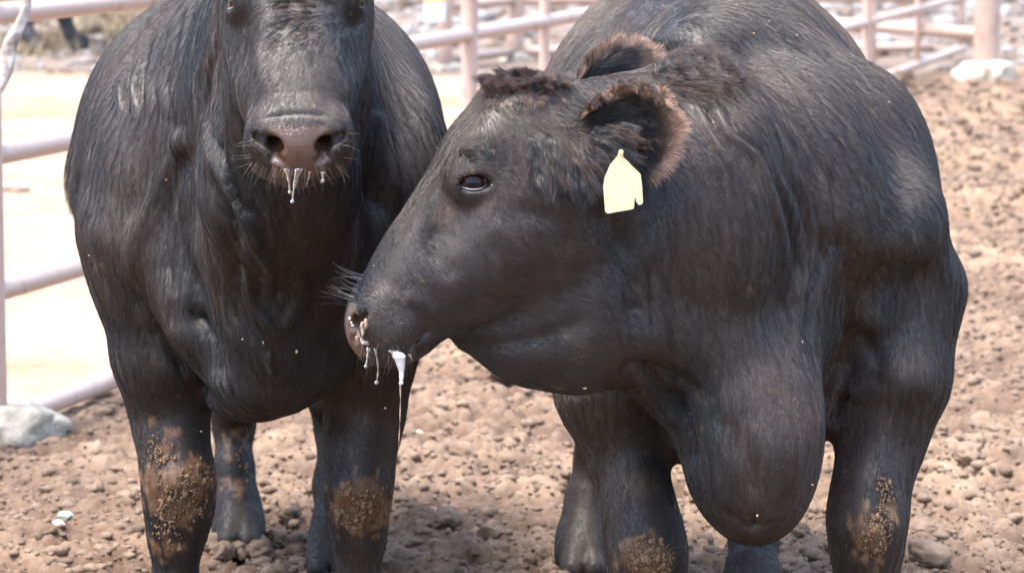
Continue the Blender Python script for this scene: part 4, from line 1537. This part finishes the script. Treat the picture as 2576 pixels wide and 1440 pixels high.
# rubble and dead brush beyond the pen
rm = N('rubble_stone')
rm.l(rm.mix(rm.ramp(rm.noise(1.1, 3), [(.42, (.11, .08, .06)), (.58, (.26, .25, .25))]), rm.ramp(rm.noise(12, 4), [(.3, (.5, .46, .44)), (.7, (1.1, 1.08, 1.05))]), 1.0, 'MULTIPLY'), rm.b.inputs['Base Color'])
rm.set(Roughness=.95); rm.bump(rm.noise(30, 4), .5, .02)
nr = 5200
ry = rng.uniform(24.2, 40, nr); rx = rng.uniform(-7, 8.5, nr); rs = np.exp(rng.normal(-2.95, .45, nr)).clip(.02, .16) * np.clip((ry - 23) / 5, .35, 1)
ok = ~((rx > -1.6) & (rx < FX(ry)) & (ry < 26.5)); rx, ry, rs = rx[ok], ry[ok], rs[ok]
rh, _, _ = ground_h(rx, ry)
tag(scatter_lumps('rubble', np.stack([rx, ry, rh + rs * .1], 1), rs, 120, rm.m, 2, .7, 10), 'grey and brown rubble strewn beyond the pens', None, None, 'stuff')
# dead brush tufts
gm = N('dry_brush'); gm.l(gm.ramp(gm.noise(3, 2), [(.4, (.15, .10, .065)), (.6, (.26, .22, .13))]), gm.b.inputs['Base Color']); gm.set(Roughness=.9)
nb = 9000
by = rng.uniform(26, 36, nb); bxx = rng.uniform(-6.5, -1.8, nb)
keep = vnoise(np.stack([bxx, by, by * 0], 1), .9, 77) > .55
bxx, by = bxx[keep], by[keep]; nb = len(by)
bh, _, _ = ground_h(bxx, by)
p0 = np.stack([bxx, by, bh], 1); dr = nrm(np.stack([rng.normal(0, .5, nb), rng.normal(0, .5, nb), np.ones(nb)], 1)); Lb = rng.uniform(.08, .28, nb)
BV = []; BF = []
for i in range(nb):
    s_ = np.array([.006, 0, 0]); e_ = p0[i] + dr[i] * Lb[i]
    m_ = p0[i] + dr[i] * Lb[i] * .5 + rng.normal(0, .015, 3)
    k_ = len(BV); BV += [p0[i] - s_, p0[i] + s_, m_ + s_ * .8, m_ - s_ * .8, e_]; BF += [(k_, k_ + 1, k_ + 2, k_ + 3), (k_ + 3, k_ + 2, k_ + 4)]
tag(mesh_obj('dry_brush', BV, BF, gm.m, smooth=False), 'dry yellowish brush growing among the rubble', None, None, 'stuff')

# ------------------------------------------------------------------ the cow standing far off, mostly hidden
Fg, lg = Sr.grid((-.45, 5.0, -.05), (.92, 7.75, 1.52), .011)
Vd, Qd = surface_nets(Fg, lg, .011)
Vd = lap_smooth(Vd, Qd, 3, .5)
Vd = Vd - np.array([.40, 6.95, 0])
ang = math.radians(97)
Rm = np.array([[math.cos(ang), -math.sin(ang), 0], [math.sin(ang), math.cos(ang), 0], [0, 0, 1]])
Vd = Vd @ Rm.T * 1.12
fy = 27.3
dc = empty('black_cow', (P(196, 100, fy)[0], fy, .0), 'distant black cow of which only a leg shows under the top rail', 'cow')
fm = N('far_coat'); fm.set(Base_Color=(.022, .020, .022), Roughness=.6)
quads_obj('body', Vd, Qd, fm.m, dc)

# ------------------------------------------------------------------ locks, whiskers, drool, tag
def lock(base, d0, d1, L, w, n, curl=.0, K=9, tip=.25):
    """a lock of hair from base, starting along d0 and ending along d1"""
    base = np.array(base, float); d0 = nrm(d0); d1 = nrm(d1)
    s = np.linspace(0, 1, K)[:, None]
    c1 = base + d0 * L * .5; c2 = c1 + d1 * L * .5
    path = (1 - s) ** 2 * base + 2 * s * (1 - s) * c1 + s * s * c2
    a = nrm(np.cross(d0, d1) + 1e-3); b = np.cross(nrm(d0 + d1), a)
    ph = rng.random() * 6.28
    path = path + (a * np.sin(s * 9 + ph) + b * np.cos(s * 9 + ph)) * curl * L * s * (1.2 - s)
    off = rng.normal(0, 1, (n, 2)) * w
    spread = (1 - (1 - tip) * s)[None] * (.55 + .9 * np.sin(s * 2.4))[None]
    pts = path[None] + (a[None, None] * off[:, None, :1] + b[None, None] * off[:, None, 1:]) * spread
    pts = pts + rng.normal(0, .0012, (n, 1, 3)) * s[None] * 2
    ln = rng.uniform(.72, 1.0, n)
    # shorten by reparametrising
    idx = s[:, 0][None] * ln[:, None] * (K - 1)
    i = np.minimum(idx.astype(int), K - 2); f = (idx - i)[..., None]
    r_ = np.arange(n)[:, None]
    pts = pts[r_, i] * (1 - f) + pts[r_, i + 1] * f
    rad = np.broadcast_to((np.linspace(1, 0, K) ** .6 * .85 + .12) * .00030, (n, K))
    return pts, rad


def V2(dx, dy, dz=0.0):
    """direction: dx right and dy down in the photograph, dz towards the camera"""
    return CR * dx - CU * dy - CF * dz


def locks(name, items, parent, tints):
    A, R, T = [], [], []
    for it in items:
        p, r = lock(*it)
        A.append(p); R.append(r)
        t = tints[rng.integers(0, len(tints))] * rng.uniform(.6, 1.5)
        tt = np.tile(t, (len(p), 1)) * rng.uniform(.6, 1.5, (len(p), 1))
        T.append(tt)
    return hair_obj(name, np.concatenate(A) - np.array(parent.location), np.concatenate(R), np.concatenate(T), parent, M_HAIR)


U = lambda a, b: rng.uniform(a, b)


def SK(k, x, y, Y=5.4, lift=0.0):
    """the point of the animal's skin seen at (x, y); k: 0 = the left cow, 1 = the right one"""
    a = Vector(P(x, y, 1.0)) - Vector(CP)
    h, n, i, d = TREES[k].ray_cast(Vector(CP), a.normalized())
    if h is None: return P(x, y, Y)
    return np.array(h) + np.array(n) * lift


RED = np.array([.075, .044, .037]); GREYB = np.array([.05, .043, .042])
it = []
# poll tuft of the cow in profile: a mound of locks combed to the left, then a roll to the right
for i in range(46):
    t = rng.random(); x = 1235 + 165 * t; y = 236 - 18 * math.sin(t * 3.1) + U(-10, 14)
    it.append((SK(1, x, y, 5.38), V2(-.25 + .5 * U(-1, 1), -1, .3), V2(-.9 + .3 * U(-1, 1) + .6 * t, -.15 + .35 * U(-1, 1) + .5 * t, .3), U(.035, .058), .0046, 75, .12))
for i in range(16):
    it.append((SK(1, U(1240, 1268), U(222, 240), 5.38), V2(-.8, -.6, .1), V2(-.9, -.5 + U(-.5, .4)), U(.025, .045), .003, 45, .05))
for i in range(26):
    t = rng.random(); it.append((SK(1, 1330 + 95 * t, 208 + 10 * t + U(-6, 12), 5.38), V2(.1, -1, .3), V2(.9, .5, .3), U(.030, .048), .004, 75, .03))
for i in range(40):
    t = rng.random(); it.append((SK(1, 1230 + 200 * t, 240 + U(-8, 22), 5.345), V2(-.2 + .5 * U(-1, 1), .9, .45), V2(.2 * U(-1, 1), 1, .05), U(.020, .034), .0035, 50, .06))
locks('poll_tuft', it, cow_r, [BLACK * 1.5, BROWN * 1.5, RED * 1.2, RED, GREYB * 1.3])
# mane tuft on the crest
it = []
for i in range(120):
    x = U(1640, 1835); y = 150 + (x - 1640) * .18 + U(-35, 45)
    zz = 5.56 + (x - 1640) / 195 * .14 + (150 - y) * .0006
    it.append((SK(1, x, y, zz), V2(.3 * U(-1, 1), -.5 + .6 * U(-1, 1), .6), V2(.55 + .6 * U(-1, 1), .8, .2), U(.035, .065), .0045, 55, .12))
for i in range(20):
    it.append((SK(1, U(1770, 1840), U(165, 200), 5.66), V2(.6, -.2, .6), V2(.3 * U(-1, 1), 1, .2), U(.05, .07), .003, 50, .16))
locks('mane_tuft', it, cow_r, [BLACK, BROWN, GREYB * 1.1, BLACK * 1.4])
# long hair in front of and below the near ear
it = []
for i in range(150):
    t = rng.random(); x = 1345 + 170 * t + U(-15, 15); y = 315 + 85 * rng.random() + 35 * math.sin(t * 3.1)
    it.append((SK(1, x, y, 5.30), V2(.35 + .4 * U(-1, 1), .8, .55), V2(.05 + .6 * t + .45 * U(-1, 1), 1, .1), U(.035, .085), U(.0025, .0045), 42, .07))
for i in range(60):
    t = rng.random(); x = 1465 + 70 * t; y = 345 + U(-30, 50)
    it.append((P(x, y, 5.300), V2(.8, U(-.3, .5), .35), V2(U(.2, 1.2), U(.3, 1), .1), U(.04, .085), U(.002, .004), 34, .06))
for i in range(70):
    x = U(1500, 1625); y = U(262, 380)
    it.append((P(x, y, 5.322), V2(U(-.2, 1), U(-.6, .6), .7), V2(U(-.2, 1), U(-.2, 1), .1), U(.018, .04), U(.0015, .003), 26, .08))
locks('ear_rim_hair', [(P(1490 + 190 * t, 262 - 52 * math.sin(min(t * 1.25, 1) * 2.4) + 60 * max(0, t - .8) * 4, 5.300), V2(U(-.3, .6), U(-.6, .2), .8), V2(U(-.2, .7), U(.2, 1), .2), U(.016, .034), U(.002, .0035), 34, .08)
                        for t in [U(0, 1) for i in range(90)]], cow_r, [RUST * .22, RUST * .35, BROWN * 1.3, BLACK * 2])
locks('ear_base_hair', it, cow_r, [BLACK * .9, BLACK * 1.4, BROWN, GREYB * .8])
# eyebrow whorl of the cow in profile
it = []
for i in range(26):
    a = U(0, 6.28); r = U(.25, 1); x = 1200 + 46 * r * math.cos(a); y = 388 + 20 * r * math.sin(a)
    it.append((SK(1, x, y), V2(-math.sin(a) * 1.0, math.cos(a) * .5, .15), V2(-math.sin(a + 1), math.cos(a + 1) * .5, .0), U(.012, .018), .0016, 18, .0))
for i in range(30):
    x = U(1140, 1225); it.append((SK(1, x, 458 - .002 * (x - 1180) ** 2 - U(0, 12)), V2(-.2, .1, .7), V2(.5 * (x - 1180) / 40, .7, .4), U(.010, .018), .002, 22, .0))
locks('brow_hair', it, cow_r, [BLACK * 1.4, BROWN])
# forehead curls of the cow facing the camera
it = []
for i in range(110):
    x = U(690, 900); y = U(-60, 110); a = math.atan2(y - 60, x - 880)
    zz = 5.44 - (y) * .00042
    it.append((SK(0, x, y, zz), V2(-.7, -.3 + (y - 20) * .012, .18), V2(-.6 + .3 * U(-1, 1), .3 + (y - 10) * .012, .0), U(.024, .040), .0024, 34, .03))
locks('forehead_curls', it, cow_l, [BLACK * 1.3, BROWN * 1.2, GREYB, BLACK * 1.6])
# ragged hair on the left barrel edge
it = []
for i in range(34):
    y = U(380, 475); it.append((P(188, y, 6.78), V2(-.6, .7), V2(-.4, 1), U(.012, .028), .002, 16, .05))
locks('flank_hair', it, cow_l, [BLACK, BROWN])


def whiskers(items, parent, tint):
    A, R, T = [], [], []
    for p0, d0, d1, L, rr, c in items:
        s = np.linspace(0, 1, 8)[:, None]; d0 = nrm(d0); d1 = nrm(d1)
        A.append((1 - s) ** 2 * p0 + 2 * s * (1 - s) * (p0 + d0 * L * .5) + s * s * (p0 + d0 * L * .5 + d1 * L * .5)); R.append(rr * (1 - .75 * s[:, 0])); T.append(c)
    return hair_obj('whiskers', np.array(A) - np.array(parent.location), np.array(R), np.array(T), parent, M_HAIR)


TAN = np.array([.30, .17, .10]); PALE = np.array([.5, .46, .42])
w = []
for i in range(70):
    x = U(625, 855); t = (x - 740) / 120; y = 428 - 22 * t * t + U(-4, 6)
    w.append((SK(0, x, y - 6, 5.24), V2(t * .7 + U(-.3, .3), .8, .35), V2(t * .5 + U(-.5, .5), 1, 0), U(.010, .045), .00030, (TAN * .38 if rng.random() < .6 else BROWN) * U(.4, 1.2)))
for i in range(9):
    s_ = 1 if i % 2 else -1
    w.append((SK(0, 748 + s_ * 112 + U(-8, 5), U(330, 420), 5.29), V2(s_, .1, .2), V2(s_, U(-.3, .8), 0), U(.012, .035), .0002, PALE * .3))
whiskers(w, cow_l, TAN)
w = []
for i in range(46):
    x = U(905, 1050); w.append((SK(1, x, 862 + 14 * math.sin((x - 905) / 145 * 3.0) + U(-14, 14), 5.33), V2(U(-.5, .4), 1, .2), V2(U(-.6, .4), 1, 0), U(.010, .055), .00030, (TAN * .35 if rng.random() < .55 else BLACK) * U(.5, 1.2)))
for i in range(36):
    y = U(690, 775); w.append((SK(1, 914 - (y - 690) * .38, y, 5.36), V2(-1, -.3, 0), V2(-.9, U(-.9, .3), 0), U(.025, .06), .00032, (BLACK if rng.random() < .6 else PALE * .4)))
whiskers(w, cow_r, TAN)

# saliva
sal = N('saliva'); sal.set(Base_Color=(.97, .97, .97), Roughness=.05)
sal.b.inputs['Transmission Weight'].default_value = .96; sal.b.inputs['IOR'].default_value = 1.34
foam = N('foam_saliva'); foam.set(Base_Color=(.55, .54, .52), Roughness=.25); foam.b.inputs['Subsurface Weight'].default_value = .2
foam.b.inputs['Subsurface Scale'].default_value = .005


def strand_tube(pts, rads, mat, name, parent, seg=10):
    pts = np.array(pts); V_ = []; F_ = []
    for i, (p, r) in enumerate(zip(pts, rads)):
        for j in range(seg):
            a = j / seg * 6.2832; V_.append(p + np.array([r * math.cos(a), r * math.sin(a), 0]))
    for i in range(len(pts) - 1):
        for j in range(seg): F_.append((i * seg + j, i * seg + (j + 1) % seg, (i + 1) * seg + (j + 1) % seg, (i + 1) * seg + j))
    F_.append(tuple(range(seg))[::-1]); F_.append(tuple((len(pts) - 1) * seg + j for j in range(seg)))
    o_ = mesh_obj(name, np.array(V_) - np.array(parent.location), F_, mat, parent)
    return o_


def drip(x0, y0, x1, y1, Y, r0, r1, bead, mat, parent, bend=0, name='drool'):
    n = 26; pts = []; rad = []
    for i in range(n):
        t = i / (n - 1)
        pts.append(P(x0 + (x1 - x0) * t + bend * math.sin(t * 3.1), y0 + (y1 - y0) * t, Y))
        r = r0 * (1 - t) ** 2.2 + r1 + .0004 * math.sin(t * 19)
        if bead: r = max(r, bead * math.sqrt(max(0, 1 - ((t - (1 - bead * 1550 / abs(y1 - y0))) / (bead * 1550 / abs(y1 - y0))) ** 2)))
        if name == 'foam_strand': r *= min(1, math.sqrt(t * 7 + .05))
        rad.append(max(r, .0002))
    rad[-1] = .0003
    return strand_tube(pts, rad, mat, name, parent)


Yl = SK(0, 745, 418, 5.22)[1] - .003
drip(720, 424, 729, 488, Yl, .0040, .0008, .0030, sal.m, cow_l, 2)
drip(752, 424, 735, 512, Yl, .0060, .0009, .0034, sal.m, cow_l, -3)
drip(812, 432, 811, 460, Yl, .0030, .0010, .0034, sal.m, cow_l, 0)
drip(779, 432, 768, 470, Yl, .0020, .0006, 0, sal.m, cow_l, 2)
Yr = SK(1, 950, 872, 5.30)[1] - .003
print('drool depth', Yl, Yr)
drip(927, 874, 919, 925, Yr, .0026, .0009, .0030, sal.m, cow_r, 1)
drip(943, 876, 946, 966, Yr, .0016, .0006, .0034, sal.m, cow_r, 6)
drip(1000, 884, 1008, 968, Yr - .004, .0115, .0028, .0038, foam.m, cow_r, 5, 'foam_strand')
drip(990, 880, 1002, 930, Yr - .004, .0085, .0012, 0, sal.m, cow_r, 3)
drip(1007, 962, 1001, 1140, Yr - .005, .0006, .00045, 0, sal.m, cow_r, 2)
drip(1030, 890, 1036, 905, Yr, .003, .0008, 0, sal.m, cow_r)


def blob_mesh(name, items, mat, parent, sub=3, amp=.4):
    Vs, Fs, n = [], [], 0
    for i, (p, r) in enumerate(items):
        v, f = lump_mesh(sub, int(rng.integers(1, 900)), amp)
        Vs.append(v * np.array(r) + np.array(p)); Fs.append(f + n); n += len(v)
    return quads_obj(name, np.concatenate(Vs) - np.array(parent.location), np.concatenate(Fs), mat, parent)


def blobs_each(name, items, mat, parent, sub=3, amp=.4):
    for it_ in items: blob_mesh(name, [it_], mat, parent, sub, amp)


# crust of feed and froth on the lips and nostril of the cow in profile
crust = N('dried_feed_crust'); crust.l(crust.ramp(crust.noise(140, 4, .7), [(.35, (.13, .075, .045)), (.5, (.30, .20, .14)), (.65, (.46, .38, .32))]), crust.b.inputs['Base Color'])
crust.set(Roughness=.55); crust.bump(crust.noise(400, 3), .6, .002)
Q_ = lambda x, y: SK(1, x, y, 5.33)
blob_mesh('feed_crust', [(Q_(912, 826), (.004, .003, .012)), (Q_(906, 842), (.005, .003, .009)), (Q_(914, 856), (.006, .003, .007)), (Q_(921, 814), (.004, .003, .008)),
                         (Q_(900, 850), (.005, .004, .006)), (Q_(924, 862), (.009, .004, .004))], crust.m, cow_r)
blobs_each('froth_bead', [(Q_(880 + i * 3.4, 800 + i * 9 + U(-2, 2)), (U(.0012, .0032),) * 3) for i in range(3)] +
          [(Q_(x, y), (U(.0005, .0011),) * 3) for x, y in ((1184, 868), (1166, 866), (940, 668), (925, 695), (948, 655), (962, 640), (1828, 492), (1010, 812), (1098, 372))], foam.m, cow_r)
# lashes
w = []
for i in range(46):
    t = U(-1, 1)
    w.append((SK(1, 1182 + 33 * t, 473 + 8 * t * t + 3 * t), V2(.3 * t - .1, .1, 1), V2(.7 * t, 1, .15), U(.010, .016), .00035, BLACK * .6))
whiskers(w, cow_r, TAN)
# bits of straw and chaff caught in the coats
straw = N('chaff'); straw.set(Base_Color=(.42, .27, .15), Roughness=.8)
for k, cw, pts_ in ((0, cow_l, [(664, 857, 70, .007), (742, 880, -60, .012), (420, 450, 40, .004), (755, 192, 0, .003), (722, 176, 0, .002), (965, 1022, 50, .009), (230, 640, 20, .005), (790, 170, 10, .0025), (612, 850, 50, .006), (500, 1085, 40, .006)]),
                    (1, cow_r, [(1797, 312, -60, .006), (1240, 465, 80, .003), (1905, 1290, 60, .008), (1470, 968, 20, .010), (2035, 1215, 30, .006), (2010, 860, 75, .006), (1890, 90, 20, .005), (1930, 60, 70, .004), (2000, 95, 40, .004), (2230, 262, 10, .004), (1850, 20, 10, .004)])):
    for x, y, an, L_ in pts_:
        pass
    blobs_each('chaff', [(SK(k, x, y, 5.6, .006), (L_ * abs(math.cos(math.radians(an))) * .5 + .0007, .0007, L_ * abs(math.sin(math.radians(an))) * .5 + .0007)) for x, y, an, L_ in [(a_, b_, c_, d_ * .6) for a_, b_, c_, d_ in pts_]], straw.m, cw, 2, .3)
# dried mud stuck in lumps to the knees and forelegs
mudm = N('dried_mud'); mudm.l(mudm.ramp(mudm.noise(120, 4, .7), [(.35, (.070, .038, .020)), (.55, (.15, .088, .048)), (.72, (.30, .20, .12))]), mudm.b.inputs['Base Color']); mudm.set(Roughness=.95)
mudm.bump(mudm.noise(500, 3), .6, .003)
for k, cw, zones in ((0, cow_l, [(450, 1200, 78, 50, 170), (400, 1140, 35, 50, 60), (450, 1262, 66, 45, 100), (425, 1330, 40, 60, 50), (912, 1268, 60, 60, 260), (600, 1150, 25, 90, 30)]),
                     (1, cow_r, [(1628, 1400, 58, 50, 230), (2195, 1330, 42, 62, 150), (2218, 1245, 26, 40, 40)])):
    its = []
    for x, y, rx_, ry_, n_ in zones:
        for i in range(int(n_ * 3)):
            a = U(0, 6.28); r = rng.random() ** .7 * 1.15; z_ = math.exp(rng.normal(-7.05, .6))
            p_ = SK(k, x + rx_ * r * math.cos(a), y + ry_ * r * math.sin(a), 0, .0035)
            if p_[1] > 4 and vnoise(p_[None] , 34, 5)[0] > .40 + .25 * (r - .6): its.append((p_, (z_ * U(.6, 2.2), z_ * .7, z_ * U(.8, 3.6))))
    blob_mesh('dried_mud', its, mudm.m, cw, 1, .6)

# ear tag
tagm = N('pale_yellow_plastic'); tagm.set(Base_Color=(.82, .66, .40), Roughness=.45)
tagm.l(tagm.mix((.64, .49, .29), (.55, .36, .18), tagm.ramp(tagm.noise(45, 4), [(.55, (0, 0, 0)), (.75, (.7, .7, .7))])), tagm.b.inputs['Base Color'])
tagm.b.inputs['Subsurface Weight'].default_value = .15; tagm.b.inputs['Subsurface Scale'].default_value = .004
out = [(1559, 376), (1564, 377), (1568, 396), (1583, 410), (1611, 438), (1615, 470), (1617, 508), (1614, 514), (1606, 516), (1600, 507), (1597, 495), (1594, 524), (1590, 526), (1528, 537),
       (1522, 533), (1517, 470), (1520, 448), (1534, 415), (1546, 400), (1551, 396)]
YT = 5.225
tg = empty('ear_tag', P(1562, 390, YT), "pale yellow notched tag hanging from the near ear of the cow in profile", 'ear tag')
bm = bmesh.new()
vs = [bm.verts.new(Vector(P(x, y, YT + .00006 * (x - 1562)) - np.array(tg.location))) for x, y in out]
fc = bm.faces.new(vs)
r = bmesh.ops.extrude_face_region(bm, geom=[fc])
for v in r['geom']:
    if isinstance(v, bmesh.types.BMVert): v.co += Vector((0, .0022, 0))
bmesh.ops.recalc_face_normals(bm, faces=bm.faces)
ed = [e for e in bm.edges if abs(e.verts[0].co.y - e.verts[1].co.y) < .0015]
bmesh.ops.bevel(bm, geom=ed, offset=.0006, segments=2, affect='EDGES')
me = bpy.data.meshes.new('tag_plate'); bm.to_mesh(me); bm.free(); me.materials.append(tagm.m)
link(bpy.data.objects.new('tag_plate', me), tg)
# the stud that pins it, and faint worn pen marks
bm = bmesh.new(); bmesh.ops.create_cone(bm, segments=20, radius1=.0040, radius2=.003, depth=.006, cap_ends=True)
bmesh.ops.rotate(bm, verts=bm.verts, matrix=Matrix.Rotation(math.pi / 2, 3, 'X')); bmesh.ops.translate(bm, verts=bm.verts, vec=Vector(P(1562, 383, YT - .003)) - tg.location)
me = bpy.data.meshes.new('stud'); bm.to_mesh(me); bm.free(); me.materials.append(tagm.m); link(bpy.data.objects.new('stud', me), tg)
pen = N('worn_ink'); pen.set(Base_Color=(.50, .36, .18), Roughness=.6)
inkV, inkF = [], []
def ink(pts, w=1.3):
    for (x0, y0), (x1, y1) in zip(pts[:-1], pts[1:]):
        dx, dy = x1 - x0, y1 - y0; l = math.hypot(dx, dy); nx, ny = -dy / l * w / 2, dx / l * w / 2; k = len(inkV)
        for x, y in ((x0 - nx, y0 - ny), (x1 - nx, y1 - ny), (x1 + nx, y1 + ny), (x0 + nx, y0 + ny)): inkV.append(P(x, y, YT - .0006 + .00006 * (x - 1562)) - np.array(tg.location))
        inkF.append((k, k + 1, k + 2, k + 3))
ink([(1530, 494), (1528, 500), (1532, 504), (1537, 502)]); ink([(1547, 517), (1546, 523), (1551, 525), (1553, 519), (1549, 514)])
ink([(1562, 512), (1562, 521)]); ink([(1569, 511), (1571, 520)]); ink([(1580, 508), (1582, 518)]); ink([(1585, 470), (1592, 466), (1594, 474), (1588, 480)])
mesh_obj('pen_marks', inkV, inkF, pen.m, tg, smooth=False)
